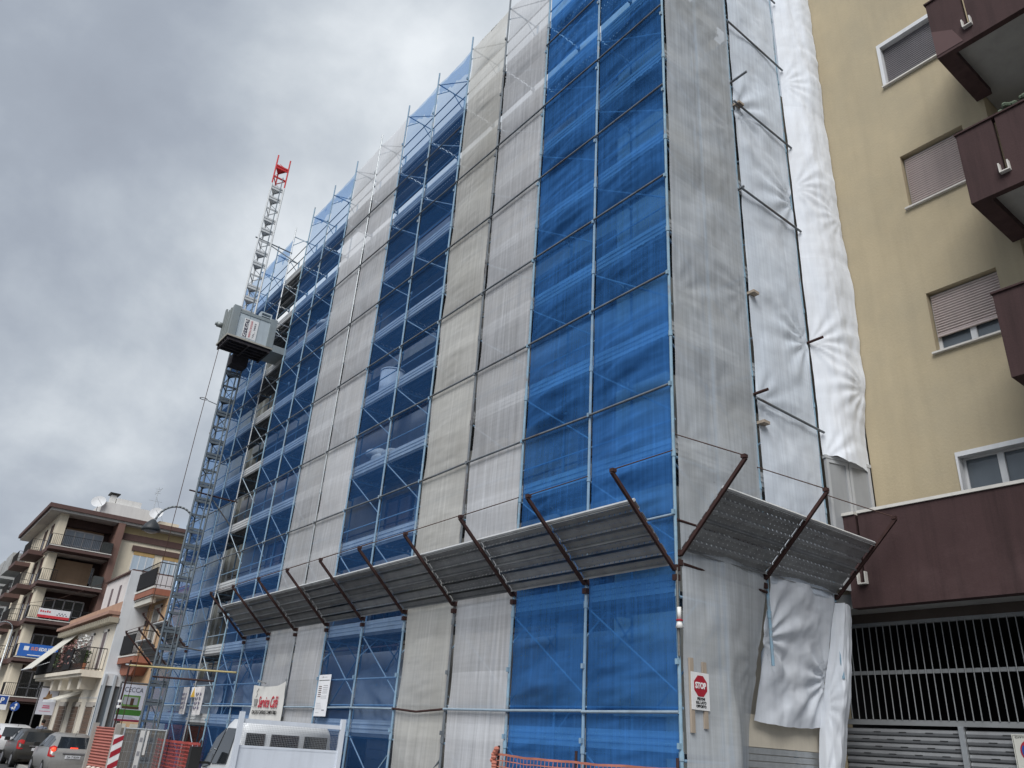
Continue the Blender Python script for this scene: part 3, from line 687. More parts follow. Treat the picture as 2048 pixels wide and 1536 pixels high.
def window(z0,z1,shz,smat,frame,x0=1.84,x1=3.05,panes=True,label=None):
    f=MB(); t_=.06
    f.box(x0,5.16,z0,x0+t_,5.24,z1).box(x1-t_,5.16,z0,x1,5.24,z1).box(x0+t_,5.16,z1-t_,x1-t_,5.24,z1).box(x0+t_,5.16,z0,x1-t_,5.24,z0+t_)
    c=(x0+x1)/2; f.box(c-.05,5.15,z0+t_,c+.05,5.24,z1-t_)
    wn=f.build('window',frame,yb,label=label)
    block('pane',x0+t_,5.19,z0+t_,c-.05,5.21,z1-t_,WGL,wn); block('pane',c+.05,5.19,z0+t_,x1-t_,5.21,z1-t_,WGL,wn)
    block('curtain',x0+t_,5.26,z0,x1-t_,5.28,z1,CURT,wn)
    if shz is not None:
        n=int((z1-shz)/.052)
        me=MB().prism([(5.125,0),(5.10,.012),(5.10,.036),(5.125,.047)],'x',x0+.03,x1-.03).mesh('slat',smat)
        for i in range(n): place('shutter_slat',me,Matrix.Translation((0,0,shz+i*.052)),wn)
        block('shutter_bottom_bar',x0+.03,5.09,shz-.04,x1-.03,5.13,shz,smat,wn)
    block('sill',x0-.06,4.93,z0-.035,x1+.06,5.16,z0,STONE,wn)
    return wn
w1=window(15.27,16.42,15.35,SLGREY,ALU,label='white framed window with closed dark grey shutter')
MB().box(1.79,4.97,15.27,1.86,5.1,16.47).box(1.86,4.97,16.37,3.05,5.1,16.47).build('outer_frame',ALU,w1)
window(12.05,13.33,12.09,SLPINK,ALU,label='window with closed pinkish shutter')
window(8.85,10.08,9.22,SLPINK,ALU,label='window with shutter three quarters down')
w4=window(5.2,6.9,None,None,ALU,label='white framed window with curtains above the maroon parapet')
MB().box(1.825,4.97,5.2,1.86,5.14,6.94).box(1.86,4.97,6.86,3.05,5.14,6.94).build('outer_frame',ALU,w4)
def balcony(zb_,zt):
    p=MB()
    p.box(3.39,3.46,zb_,3.95,3.58,zt).box(4.0,3.46,zb_+.32,9,3.58,zt).box(3.95,3.46,zb_,9,3.58,zb_+.32)
    p.box(3.39,3.58,zb_,3.51,5.0,zt)
    bl=p.build('balcony',MAR,yb)
    block('soffit_slab',3.51,3.58,zb_+.14,9,6.8,zb_+.30,SOFG,bl)
    MB().box(3.51,3.58,zb_,3.66,5,zb_+.14).build('edge_beam',MAR,bl)
    m=MB().box(3.90,3.38,zb_+.30,3.92,3.46,zb_+.46).box(4.03,3.38,zb_+.30,4.05,3.46,zb_+.46).box(3.90,3.38,zb_+.28,4.05,3.46,zb_+.30)
    m.build('spout',STONE,bl)
    block('coping',3.37,3.43,zt,9,3.60,zt+.03,MAR,bl)
    return bl
b1=balcony(13.66,15.02)
MB().prism([(3.392,13.72),(3.85,13.72),(3.72,14.1),(3.392,14.32)],'y',3.452,3.459).build('repair_patch',MARP,b1)
balcony(10.42,11.84); balcony(7.30,8.70)
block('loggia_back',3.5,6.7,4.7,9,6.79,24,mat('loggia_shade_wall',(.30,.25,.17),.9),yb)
# first floor terrace parapet
p=MB(); p.box(.12,4.2,4.42,.355,4.4,5.97).box(.405,4.2,4.80,9,4.4,5.97).box(.355,4.2,4.42,9,4.4,4.80)
tp=p.build('terrace_parapet',MAR,yb)
block('coping',.10,4.17,5.97,.355,4.43,6.02,STONE,tp); block('coping',.405,4.17,5.97,9,4.43,6.02,STONE,tp)
MB().box(.30,4.12,4.80,.32,4.2,4.98).box(.43,4.12,4.80,.45,4.2,4.98).box(.30,4.12,4.78,.45,4.2,4.80).build('spout',STONE,tp)
block('terrace_slab',-.9,4.4,4.45,9,5.3,4.69,SOFG,yb)
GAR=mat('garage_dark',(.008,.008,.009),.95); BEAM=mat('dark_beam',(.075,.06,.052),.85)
MB().box(-.75,4.95,4.30,9,5.25,4.449).build('lintel_beam',BEAM,yb)
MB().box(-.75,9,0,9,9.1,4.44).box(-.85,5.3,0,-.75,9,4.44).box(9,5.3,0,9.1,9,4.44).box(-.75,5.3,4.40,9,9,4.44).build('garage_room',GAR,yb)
MB().box(-1.1,5,0,-.75,5.3,4.44).build('jamb',YEL,yb)
GRL=mat('grey_grille',(.26,.27,.275),.5,.3,.12,5)
gr=MB().box(-.72,4.975,2.70,9,5.045,2.78).box(-.72,4.975,4.24,9,5.045,4.30).box(-.72,4.985,3.47,9,5.03,3.53).build('grille',GRL,yb)
for i in range(60): bar('grille_bar',(-.66+i*.121,4.965,2.78),(-.66+i*.121,4.965,4.26),.0095,GRL,gr,6)
SHG=mat('garage_shutter_metal',(.26,.27,.28),.5,.4,.12,3,dirt=(.2,.2,.21))
slm=MB(); 
slm.prism([(5.03,0),(5.0,.015),(4.985,.05),(5.0,.088),(5.03,.102)],'x',0,1.86)
SLM=slm.mesh('slat',SHG); SLOT=flat('slot_dark',(.01,.01,.01)); 
slt=MB()
for k in range(4): slt.box(.3+k*.42,4.983,.044,.42+k*.42,4.987,.056)
SLTM=slt.mesh('slot',SLOT)
for j,x0 in enumerate((-.72,1.24,3.2)):
    for i in range(22):
        z=.30+i*.107
        s_=place('shutter_slat',SLM,Matrix.Translation((x0,0,z)),yb)
        if i>10: 
            q=tag(place('vent_slots',SLTM,Matrix.Translation((x0+.21*(i%2),0,z)),yb),kind='stuff')
    block('shutter_post',x0+1.87,4.95,.13,x0+1.95,5.06,2.70,GALV,yb)
# plants on the middle balcony
GREEN=mat('succulent_leaf',(.10,.13,.09),.7,0,.3,10)
for i,(x,lab) in enumerate(((4.15,'small grey-green potted succulent on the maroon balcony, left one'),(4.42,'small grey-green potted succulent on the maroon balcony, right one'))):
    t_=thing('potted_plant',lab,'plant',(x,3.66,11.6),0,'plants on the maroon balcony')
    MB().tube((x,3.72,11.55),(x,3.72,11.85),.07,10,.09).build('pot',mat('terracotta',(.35,.15,.09),.8),t_)
    m=MB(); random.seed(i)
    for k in range(26):
        a=random.uniform(0,6.28); r=random.uniform(.02,.16); z=11.85+random.uniform(0,.22)
        m.sphere((x+r*math.cos(a),3.68+r*math.sin(a)*.8,z),random.uniform(.03,.055),n=6,m=4)
    m.build('leaves',GREEN,t_)

# ================================================================ signs and boards on the scaffold
sg=thing('stop_sign','white stop sign board for pedestrians on two battens at the corner','sign',(.08,.3,2.3))
for y,a,b_ in ((.16,2.30,3.20),(.42,2.36,3.17)): block('batten',.045,y-.035,a,.075,y+.035,b_,TIMB,sg)
bd=MB().box(.076,.13,2.575,.082,.485,3.03).build('board',flat('sign_board_white',(.74,.74,.74)),sg)
DRED=flat('stop_red',(.36,.02,.035))
c=(.31,2.865);rr=.138
MB().prism([(c[0]+rr*math.cos(R(22.5+45*i)),c[1]+rr*math.sin(R(22.5+45*i))) for i in range(8)],'x',.0825,.085).build('octagon',DRED,bd)
text('lettering','STOP',(.087,.205,2.835),(0,1,0),(0,0,1),.075,PWH,bd,width=.21,bold=.004)
for i,(s_,wd_) in enumerate((('PEDONI',.15),('SUL LATO',.20),('OPPOSTO',.20))):
    text('lettering',s_,(.084,.31-wd_/2,2.695-i*.045),(0,1,0),(0,0,1),.032,BLK,bd,width=wd_,bold=.0015)
lt=thing('warning_lamp','white warning lamp with red band clamped to the corner upright under the canopy','lamp',(.05,-.04,3.6))
MB().tube((.05,-.03,3.55),(.05,-.03,3.64),.055,12,.03).tube((.05,-.03,3.66),(.05,-.03,3.82),.028,12).build('housing',LANT,lt,True)
MB().tube((.05,-.03,3.642),(.05,-.03,3.66),.045,12).build('red_band',DRED,lt)
nb=thing('notice_board','tall white works notice board with tables of text on the blue net','notice board',(-10.3,-.07,2.3))
bd=MB().box(-10.63,-.075,2.335,-10.02,-.069,3.205).build('board',flat('notice_white',(.78,.78,.80)),nb)
def ink(x0,z0,x1,z1,mt=BLK): block('print',-10.63+x0*.61,-.077,2.335+z0*.87,-10.63+x1*.61,-.0752,2.335+z1*.87,mt,bd)
GREYI=flat('print_grey',(.3,.3,.32)); BRI=flat('print_brown',(.12,.07,.06))
ink(.06,.855,.92,.87)
for i in range(6): ink(.12,.46+i*.048,.36,.48+i*.048,BRI)
for i in range(5): ink(.48,.55+i*.045,.86,.562+i*.045,GREYI)
for i in range(6): ink(.42+i*.08,.41,.44+i*.08,.5,GREYI)
for i in range(4): ink(.10,.17+i*.045,.6-.05*i,.178+i*.045,GREYI)
ink(.62,.13,.82,.16,GREYI); ink(.12,.08,.4,.087,GREYI); ink(.32,.92,.36,.96,BRI); ink(.40,.935,.7,.945,GREYI)
# coffee banner
BAN=mat('banner_fabric',(.66,.65,.62),.85,0,.05,3)
bn=thing('banner','wrinkled white coffee banner with red script above the truck','banner',(-13.5,-.08,2.2))
def bf(u,v):
    x=-14.5+2.07*u+.03*math.sin(v*5); z=2.15+.89*v-.05*math.sin(math.pi*u)*(v)
    if u>.8: z+=.06*(u-.8)*5*v
    return (x,-.085-.012*fbm(x*2+z,z*3-x,1,3),z)
grid_obj('banner_cloth',bf,30,16,BAN,parent=bn)
SCR=flat('script_red',(.50,.03,.05)); CUPG=flat('cup_grey',(.28,.27,.26))
yy=-.108
text('lettering','Service Caf\u00e9',(-13.98,yy,2.50),(1,0,0),(0,0,1),.27,SCR,bn,width=1.25,bold=.005,shear=.25)
text('lettering','CIALDE E CAPSULE COMPATIBILI',(-14.32,yy,2.345),(1,0,0),(0,0,1),.085,BLK,bn,width=1.62,bold=.002)
MB().prism([(-14.30,2.70),(-14.05,2.70),(-14.09,2.54),(-14.25,2.54)],'y',yy-.002,yy).box(-14.38,yy-.002,2.505,-14.02,yy,2.515).build('cup_print',CUPG,bn)
MB().path([(-14.2,yy,2.73),(-14.14,yy,2.80),(-14.2,yy,2.86),(-14.10,yy,2.95)],.008,5).build('steam_print',CUPG,bn)
bar('banner_lamp',(-13.75,-.08,3.07),(-13.75,-.3,3.12),.02,GALV,bn)
# hanging prints left of the open bay
POS=mat('poster_fabric',(.62,.60,.60),.85,0,.08,4)
for i,(xa,xb,l) in enumerate(((-20.62,-20.02,'narrow white hanging poster under the hoist, left one'),(-19.25,-18.6,'narrow white hanging poster in the open bay, right one'))):
    t_=thing('hanging_poster',l,'poster',((xa+xb)/2,-.08,2.25),0,'posters under the hoist')
    def pf_(u,v,xa=xa,xb=xb,i=i):
        x=xa+(xb-xa)*u; z=2.26+.8*v; return (x,-.075-.03*math.sin(u*9+i)-.01*fbm(x*3,z*3),z)
    grid_obj('cloth',pf_,16,10,POS,parent=t_)
    for k in range(3):
        for j in range(4):
            x=xa+.1+k*(xb-xa-.2)/2.4; z=2.42+j*.13
            MB().box(x,-.122,z,x+.09,-.118,z+.07).build('print',flat('print_slate',(.16,.15,.22)),t_)
t_=thing('warning_sign','yellow triangle warning sign on the open bay under the hoist','sign',(-19.5,-.1,2.8))
MB().box(-19.75,-.09,2.75,-19.3,-.08,3.05).build('board',flat('notice_white',(.78,.78,.80)),t_)
MB().prism([(-19.72,2.76),(-19.33,2.76),(-19.5,3.04)],'y',-.096,-.091).build('triangle',flat('warning_yellow',(.62,.38,.05)),t_)
ch=thing('mortar_drum','pale round drum standing on a deck behind blue net','drum',(-10.3,.5,10.06))
MB().tube((-10.25,.5,10.06),(-10.25,.5,11.0),.33,24).build('shell',mat('drum_pale',(.62,.63,.66),.5),ch,True); MB().tube((-10.25,.5,11.0),(-10.25,.5,11.04),.345,24).build('lid',mat('drum_pale',(.62,.63,.66),.5),ch,True)
BAGS=mat('cement_bag',(.55,.54,.53),.85)
for i,(x,z,l) in enumerate(((-15.2,14.06,'heap of pale rubble bags on the deck below the roof hatch'),(-16.9,12.06,'heap of pale rubble bags on a deck beside the open bay'),(-9.9,8.06,'pale folded bags on the deck under the drum'))):
    m=MB(); random.seed(i+5)
    for k in range(7): m.sphere((x+random.uniform(-.5,.5),.5+random.uniform(-.2,.2),z+.14+.22*(k%3)),random.uniform(.22,.34),random.uniform(.18,.25),random.uniform(.12,.17),n=10,m=6)
    tag(m.build('rubble_bags',BAGS,None,True),l,'bags','bags on the decks')
# board and metal strip below the crumpled sheet
t_=thing('hoarding_board','beige board over ribbed metal strip below the crumpled white sheet','board',(-.55,3,2.2))
MB().box(-.58,2.02,2.22,-.55,3.9,2.66).build('board',mat('beige_board',(.55,.50,.41),.8,0,.1,3),t_)
for i in range(4): block('metal_strip',-.575,2.0,1.86+i*.09,-.545,3.9,1.86+i*.09+.08,GALV,t_)
for i in range(6): block('panel_strip',-.58,2.0,.15+i*.28,-.55,3.9,.15+i*.28+.27,GREYP,t_)
# drive-way sign at the garage
ns=thing('no_parking_sign','white driveway sign with blue no-parking disc on the garage shutter','sign',(2.1,4.93,2))
bd=MB().box(1.89,4.925,2.0,2.36,4.933,2.615).build('plate',flat('sign_cream',(.55,.55,.50)),ns)
MB().box(1.905,4.921,2.015,2.345,4.9245,2.018).box(1.905,4.921,2.597,2.345,4.9245,2.600).box(1.905,4.921,2.018,1.908,4.9245,2.597).box(2.342,4.921,2.018,2.345,4.9245,2.597).build('border',BLK,bd)
MB().disc((2.125,4.923,2.40),(0,-1,0),.15,.004,32).build('red_ring',DRED,bd); MB().disc((2.125,4.918,2.40),(0,-1,0),.13,.003,32).build('blue_disc',flat('sign_blue',(.02,.07,.28)),bd)
X=Matrix.Translation((2.125,4.913,2.40))@Matrix.Rotation(R(45),4,'Y'); MB(X).box(-.13,-.001,-.018,.13,.001,.018).build('slash',DRED,bd)
text('lettering',"CITTA' DI BARI",(1.93,4.921,2.565),(1,0,0),(0,0,1),.022,BLK,bd,width=.39)
text('lettering','passo',(2.0,4.921,2.18),(1,0,0),(0,0,1),.05,BLK,bd,width=.25,bold=.002); text('lettering','carrabile',(1.95,4.921,2.10),(1,0,0),(0,0,1),.05,BLK,bd,width=.36,bold=.002)
# orange plastic mesh barriers
ORG=mat('orange_mesh',(.46,.17,.12),.6,0,.12,5); REDM=mat('red_mesh',(.38,.07,.06),.6,0,.12,5)
def mesh_fence(name,label,p0,p1,z0,z1,mt,cell=.085,st=.014,seed=0,posts=()):
    t_=thing(name,label,'fence',((p0[0]+p1[0])/2,(p0[1]+p1[1])/2,z0))
    L_=math.hypot(p1[0]-p0[0],p1[1]-p0[1]); nu=int(L_/cell); nv=int((z1-z0)/cell); ux=(p1[0]-p0[0])/L_; uy=(p1[1]-p0[1])/L_
    def P(s_,z): 
        zz_=z-.02*math.sin(math.pi*s_/L_)*(z-z0)/(z1-z0)+.015*fbm(s_*2,seed); o=.03*fbm(s_*1.5,z*2,seed); return (p0[0]+ux*s_-uy*o,p0[1]+uy*s_+ux*o,zz_)
    m=MB(); 
    for i in range(nu+1):
        s_=i*cell
        for j in range(nv):
            m.add([P(s_-st/2,z0+j*cell),P(s_+st/2,z0+j*cell),P(s_+st/2,z0+(j+1)*cell),P(s_-st/2,z0+(j+1)*cell)],[(0,1,2,3)])
    for j in range(nv+1):
        z=z0+j*cell; w_=st*(2.2 if j in (nv,) else 1)
        for i in range(nu):
            a=P(i*cell,z-w_/2);b_=P((i+1)*cell,z-w_/2);c_=P((i+1)*cell,z+w_/2);d_=P(i*cell,z+w_/2)
            k=.003; m.add([(a[0]+uy*k,a[1]-ux*k,a[2]),(b_[0]+uy*k,b_[1]-ux*k,b_[2]),(c_[0]+uy*k,c_[1]-ux*k,c_[2]),(d_[0]+uy*k,d_[1]-ux*k,d_[2])],[(0,1,2,3)])
    tag(m.build('plastic_mesh',mt,t_),kind='stuff')
    for (x,y) in posts: bar('post',(x,y,.1),(x,y,z1+.05),.02,RUST,t_)
    return t_
mesh_fence('mesh_barrier','orange plastic mesh barrier at the foot of the dense blue nets',(-3.62,-.14),(.05,-.14),.85,1.95,ORG,posts=((-3.62,-.1),(-1.8,-.12),(.02,-.1)))
mesh_fence('mesh_barrier','red plastic mesh barrier beside the hoist base, left of the truck',(-23.2,-.3),(-17.2,-.3),.3,1.55,REDM,cell=.10,st=.03,posts=((-23.2,-.28),(-20.2,-.28),(-17.2,-.28)))
m=MB(); random.seed(2)
for k in range(16): m.sphere((-3.62+random.uniform(-.05,.05),-.18,1.35+k*.04),.05,.05,.04,n=7,m=4)
tag(m.build('orange_bundle',ORG),'bunched orange mesh tied to the post at the grey net','netting')

# ================================================================ houses farther down the street
CRE=mat('cream_render',(.71,.63,.49),.88,0,.08,.8,bump=.1,bs=8,dirt=(.60,.535,.42))
CRE2=mat('pale_cream_render',(.70,.64,.54),.88,0,.08,.8,dirt=(.60,.55,.465))
BRN=mat('brown_trim',(.105,.062,.055),.75,0,.12,1.5)
BRL=mat('brown_column',(.18,.105,.085),.8,0,.1,1)
WSOF=mat('pale_soffit',(.52,.50,.47),.9)
TAN=mat('tan_roller_blind',(.32,.22,.14),.7,0,.12,1,stretch=(1,1,6))
IRON=mat('dark_iron',(.03,.028,.028),.6,.2)
TERR=mat('terracotta_paint',(.30,.125,.085),.85,0,.12,1.5); PTER=mat('pale_terracotta',(.43,.27,.19),.85,0,.1,1.5)
ORA=mat('orange_render',(.50,.335,.20),.88,0,.10,1,dirt=(.42,.29,.18))
GRW=mat('pale_grey_render',(.60,.625,.65),.88,0,.10,1,dirt=(.43,.45,.47)); LIL=mat('pale_lilac_render',(.64,.60,.58),.88,0,.1,1)
def railing(parent,pts,z,h,mt,step=.14,r=.012,top=.022,name='railing'):
    m=MB()
    for a,b_ in zip(pts,pts[1:]):
        m.tube((*a,z+h),(*b_,z+h),top,6); m.tube((*a,z+.08),(*b_,z+.08),r*1.3,5)
        L_=math.hypot(b_[0]-a[0],b_[1]-a[1]); n=max(1,int(L_/step))
        for i in range(n+1):
            t_=i/n; p=(a[0]+(b_[0]-a[0])*t_,a[1]+(b_[1]-a[1])*t_); m.tube((*p,z),(*p,z+h),r,5,cap=False)
    return m.build(name,mt,parent)
# --- beige block with brown loggias
bb=thing('beige_building','beige apartment block with brown loggias and roof edge, far down the street','building',(-75,5,0))
w=MB(); w.box(-84,.5,0,-70,14,17.55).box(-70,.5,0,-68,1.15,17.55).box(-70,5.25,0,-68,14,17.55); w.build('wall',CRE,bb)
rf=MB().prism([(-84.8,-.6),(-67.1,-.6),(-67.1,14.5),(-84.8,14.5)],'z',17.75,18.1).build('roof',BRN,bb)
MB().box(-84.6,-.4,17.55,-67.3,14.3,17.75).build('eaves_soffit',WSOF,rf)
MB().box(-70,5.0,0,-67.2,5.55,17.55).build('column',BRL,bb)
MB().box(-70.02,1.15,0,-69.98,5.0,17.55).build('loggia_back',mat('loggia_brown',(.06,.035,.03),.8),bb)
SL=[14.35,11.47,8.52,5.58,2.75]
for k,z in enumerate(SL):
    s_=MB().box(-70,.2,z,-66.75,5.0,z+.26).box(-70,.2,z-.12,-67.6,5.0,z).build('balcony',BRN if 1 else 0,bb)
    block('soffit',-69.9,.3,z-.125,-67.62,4.98,z-.121,WSOF,s_); block('edge_stone',-66.8,.2,z+.262,-66.72,5.0,z+.33,STONE,s_)
    railing(s_,[(-68.2,.25),(-66.85,.25),(-66.85,4.95)] if k!=1 else [(-68.2,.25),(-66.85,.25),(-66.85,1.4)],z+.3,.95,IRON,step=.13)
    if k==1: block('tan_blind',-69.2,1.4,z+.3,-69.14,4.2,z+2.5,TAN,s_)
    if k in (0,1): block('balcony_cabinet',-67.6,4.2,z+.3,-66.95,4.95,z+1.3,mat('cabinet_dark',(.05,.055,.055),.6),s_)
    f=MB(); y0,y1=1.5,4.5
    for i in range(5): y=y0+(y1-y0)*i/4; f.box(-69.97,y-.05,z+.28,-69.88,y+.05,z+2.3)
    f.box(-69.97,y0,z+2.25,-69.88,y1,z+2.35).box(-69.97,y0,z+1.0,-69.88,y1,z+1.07)
    wn=f.build('window',ALU,bb)
    for i in range(4): y=y0+(y1-y0)*i/4; block('pane',-69.95,y+.05,z+.28,-69.92,y+.7,z+2.25,mat('window_sky_reflection',(.42,.50,.58),.2) if k==0 else DGLASS,wn)  # reflected sky painted into the top panes as a pale blue colour
    if k in (0,4): block('blind_box',-69.97,y0,z+2.35,-69.85,y1,z+2.7,TAN,wn)
MB().box(-70,1.2,16.85,-69.2,5.0,17.54).build('brown_lintel',mat('loggia_brown',(.06,.035,.03),.8),bb)
# part right of the column
for (z0,z1) in ((16.35,16.9),(12.15,12.4),(15.55,16.0)):
    block('band',-68,5.56 if z0!=15.55 else 6.7,z0,-67.86,13.9,z1,BRN,bb)
block('terrace_recess',-68.0,5.6,16.92,-67.98,11,17.5,mat('terrace_ochre',(.40,.31,.17),.9),bb)
for (y0,y1) in ((6.95,8.7),(9.4,11.2)):
    f=MB(); 
    for i in range(4): y=y0+(y1-y0)*i/3; f.box(-67.995,y-.04,13.9,-67.93,y+.04,15.2)
    f.box(-67.995,y0,13.85,-67.93,y1,13.93); wn=f.build('window',ALU,bb)
    block('pane',-67.998,y0,13.93,-67.95,y1,15.2,mat('window_sky_reflection',(.42,.50,.58),.2),wn); block('blind',-67.998,y0,15.2,-67.93,y1,15.55,mat('ochre_blind',(.42,.28,.12),.7),wn)  # pane colour stands in for the sky mirrored in the glass
# street side: doors and little balconies
for k,z in enumerate(SL[:4]):
    for x in (-70.3,-73.6):
        f=MB().box(x-.65,.44,z+.28,x-.55,.499,z+2.5).box(x+.55,.44,z+.28,x+.65,.499,z+2.5).box(x-.65,.44,z+2.4,x+.65,.499,z+2.55)
        wn=f.build('door',BRN,bb); block('pane',x-.55,.47,z+.28,x+.55,.497,z+2.4,DGLASS,wn)
    s_=MB().box(-75.2,-.75,z-.1,-70.6,.5,z+.26).build('balcony',BRN,bb)
    railing(s_,[(-75.1,.4),(-75.1,-.65),(-70.7,-.65),(-70.7,.4)],z+.26,.95,IRON,step=.15)
    s_=MB().box(-82.5,-.75,z-.1,-78.2,.5,z+.26).build('balcony',BRN,bb); railing(s_,[(-82.4,.4),(-82.4,-.65),(-78.3,-.65),(-78.3,.4)],z+.26,.95,IRON,step=.2)
# ground floor openings
for (y0,y1) in ((1.3,4.8),(6,12)): block('garage_opening',-68.2 if y0>5 else -69.97,y0,.0,-67.98 if y0>5 else -69.85,y1,2.5,mat('garage_dark',(.035,.033,.033),.95),bb)
# banners on its balconies
for (y0,y1,z0,z1,mt,l,txt,tc_) in ((.9,3.2,8.95,9.65,flat('banner_white',(.68,.67,.68)),'white sale banner with red print on a beige block balcony','VENDESI','r'),(.35,3.1,5.95,6.9,flat('banner_blue',(.03,.13,.45)),'blue builders banner on a lower beige block balcony','SUDEDILIZIA','w')):
    b_=thing('balcony_banner',l,'banner',(-66.7,(y0+y1)/2,z0))
    q=MB().box(-66.72,y0,z0,-66.69,y1,z1).build('cloth',mt,b_)
    if tc_=='r':
        [block('print',-66.687,y0+.12+.16*i,z0+.40,-66.683,y0+.23+.16*i,z0+.56-.03*(i%3),PRED,q) for i in range(5)]; [block('print',-66.687,y0+1.35+.11*i,z0+.26+.12*(i%2),-66.683,y0+1.43+.11*i,z0+.34+.12*(i%2),NAVY,q) for i in range(7)]
        block('red_strip',-66.687,y0,z0,-66.683,y1,z0+.2,PRED,q)
    else:
        text('lettering','SUD',(-66.685,y0+.85,z0+.5),(0,1,0),(0,0,1),.24,flat('print_orange',(.7,.25,.12)),q,width=.5,bold=.01); text('lettering','EDILIZIA',(-66.685,y0+1.4,z0+.5),(0,1,0),(0,0,1),.24,PWH,q,width=1.2,bold=.01)
        block('logo_print',-66.687,y0+.35,z0+.45,-66.683,y0+.7,z0+.75,PWH,q); block('small_print',-66.687,y0+.7,z0+.1,-66.683,y0+1.8,z0+.16,PWH,q)
# roof-top rooms
ph=MB().box(-76,4.0,18.1,-71.5,8.6,20.1).box(-75,5.1,20.1,-72,7.3,20.75).build('roof_room',mat('roof_room_white',(.62,.61,.59),.9,0,.06,.6),bb)
MB().box(-73,4.6,20.1,-72.2,5.05,21.0).build('chimney',mat('roof_room_white',(.62,.61,.59),.9),bb); MB().prism([(-73.3,4.45),(-72.0,4.4),(-72.0,5.3),(-73.3,5.3)],'z',21.08,21.18).build('chimney_cap',IRON,bb)
MB().box(-71.4,8.7,18.1,-69.5,10.5,18.9).build('roof_wall',CRE,bb)
DISH=mat('dish_grey',(.58,.59,.60),.5)
def dish(p,r,l):
    t_=thing('satellite_dish',l,'satellite dish',(p[0],p[1],p[2]-1),0,'dishes on the beige block roof')
    ax=Vector((.75,-.35,.35)).normalized(); u=ax.orthogonal().normalized(); w_=ax.cross(u); secs=[]
    for k in range(5):
        rr=r*(k+.02)/4; d=.25*r*(k/4)**2
        secs.append([tuple(Vector(p)+ax*d+u*rr*math.cos(2*math.pi*i/16)+w_*rr*math.sin(2*math.pi*i/16)) for i in range(16)])
    MB().loft(secs,False).build('reflector',DISH,t_,True)
    MB().tube(Vector(p)-ax*.05,(p[0]-.2,p[1],p[2]-1.2),.03,6).build('mast',GALV,t_); MB().tube(Vector(p)-w_*r*.9,Vector(p)+ax*.6,.015,5).build('feed_arm',GALV,t_)
dish((-71.6,3.6,19.9),.62,'round white satellite dish left of the roof room'); dish((-69.6,8.3,19.5),.6,'round white satellite dish right of the roof room')
an=thing('tv_antenna','thin tv antenna on a pole behind the right satellite dish','antenna',(-72,8.45,19.5))
bar('pole',(-72,8.45,19.2),(-72,8.45,22.6),.03,GALV,an,6)
for z,L_ in ((22.4,.5),(22.2,.5),(22.0,.55),(21.2,1.2)): bar('element',(-72,8.45-L_/2,z),(-72,8.45+L_/2,z+.02),.015,GALV,an,5)
bar('boom',(-72.3,8.3,21.9),(-71.5,8.7,22.5),.015,GALV,an,5); bar('stay',(-72,8.45,21.6),(-72,9.6,19.3),.008,IRON,an,5)
# --- grey block at the end
fb=thing('grey_building','weathered grey apartment block with deep balconies at the far end of the street','building',(-95,5,0))
GRB=mat('weathered_grey',(.38,.385,.38),.9,0,.12,.6,dirt=(.22,.22,.215)); 
MB().box(-125,.9,0,-85.4,14,16.2).build('wall',GRB,fb)
for k in range(5):
    z=2.9+k*2.95
    for x in (-88,-94.5,-101,-108):
        s_=MB().box(x-2.4,-.55,z,x+2.2,.9,z+.2).box(x-2.4,-.55,z+.2,x+2.2,-.45,z+1.1).box(x+2.1,-.45,z+.2,x+2.2,.9,z+1.1).build('balcony',GRB,fb)
        block('opening',x-1.5,.86,z+.2,x+1.3,.899,z+2.4,DGLASS,fb)
for x in (-88,-94.5,-101,-108): block('roof_hood',x-2.4,-.5,15.7,x+2.2,.9,16.5,GRB,fb)
# --- cream house with cornice, and the taller pale house behind its parapet
ch=thing('cream_house','low cream house with bracketed cornice, balcony and shop doors','building',(-39,3,0))
MB().box(-45.5,0,0,-33.12,9,6.2).build('wall',CRE2,ch)
MB().box(-45.5,.02,6.45,-33.12,.3,6.95).build('parapet',PTER,ch)
cr=MB().box(-45.7,-.5,6.3,-33.0,.0,6.45).box(-45.6,-.3,6.18,-33.05,0,6.3).build('cornice',mat('brown_pink_cornice',(.36,.22,.17),.85),ch)
cb2=MB().box(-38,-.55,6.28,-33.0,.0,6.30)
for i in range(30): block('bracket',-45.3+i*.42,-.42,5.95,-45.3+i*.42+.16,-.001,6.18,mat('bracket_shade',(.36,.33,.26),.9),cr)
for x in (-34.8,-37.7,-40.6,-43.5):
    wn=MB().box(x-.5,-.06,4.0,x-.38,-.001,5.75).box(x+.38,-.06,4.0,x+.5,-.001,5.75).box(x-.5,-.06,5.65,x+.5,-.001,5.8).build('window',STONE,ch)
    block('pane',x-.38,-.03,4.0,x+.38,-.002,5.65,mat('mauve_shutter',(.16,.125,.13),.6),wn)
for x,w_ in ((-34.0,.75),(-37.0,.75),(-40.2,.9),(-43.5,1.1)):
    d=MB().box(x-w_-.12,-.05,.0,x-w_,-.001,2.45).box(x+w_,-.05,.0,x+w_+.12,-.001,2.45).box(x-w_-.12,-.05,2.4,x+w_+.12,-.001,2.6).build('door',mat('door_stone',(.40,.37,.33),.8),ch)
    for i in range(14): block('door_slat',x-w_,-.03,.05+i*.17,x+w_,-.002,.05+i*.17+.15,mat('brown_shutter',(.13,.085,.06),.7),d)
MB().box(-45.5,-.012,2.75,-33.12,-.001,2.82).build('string_course',STONE,ch)
MB().box(-45.5,-.02,.0,-33.13,-.0015,2.7).build('plinth_render',mat('pale_plinth',(.55,.52,.47),.85),ch) if 0 else None
s_=MB().box(-45.5,-.95,3.72,-33.3,0,3.88).box(-45.5,-.85,3.6,-33.3,0,3.72).build('balcony',CRE2,ch)
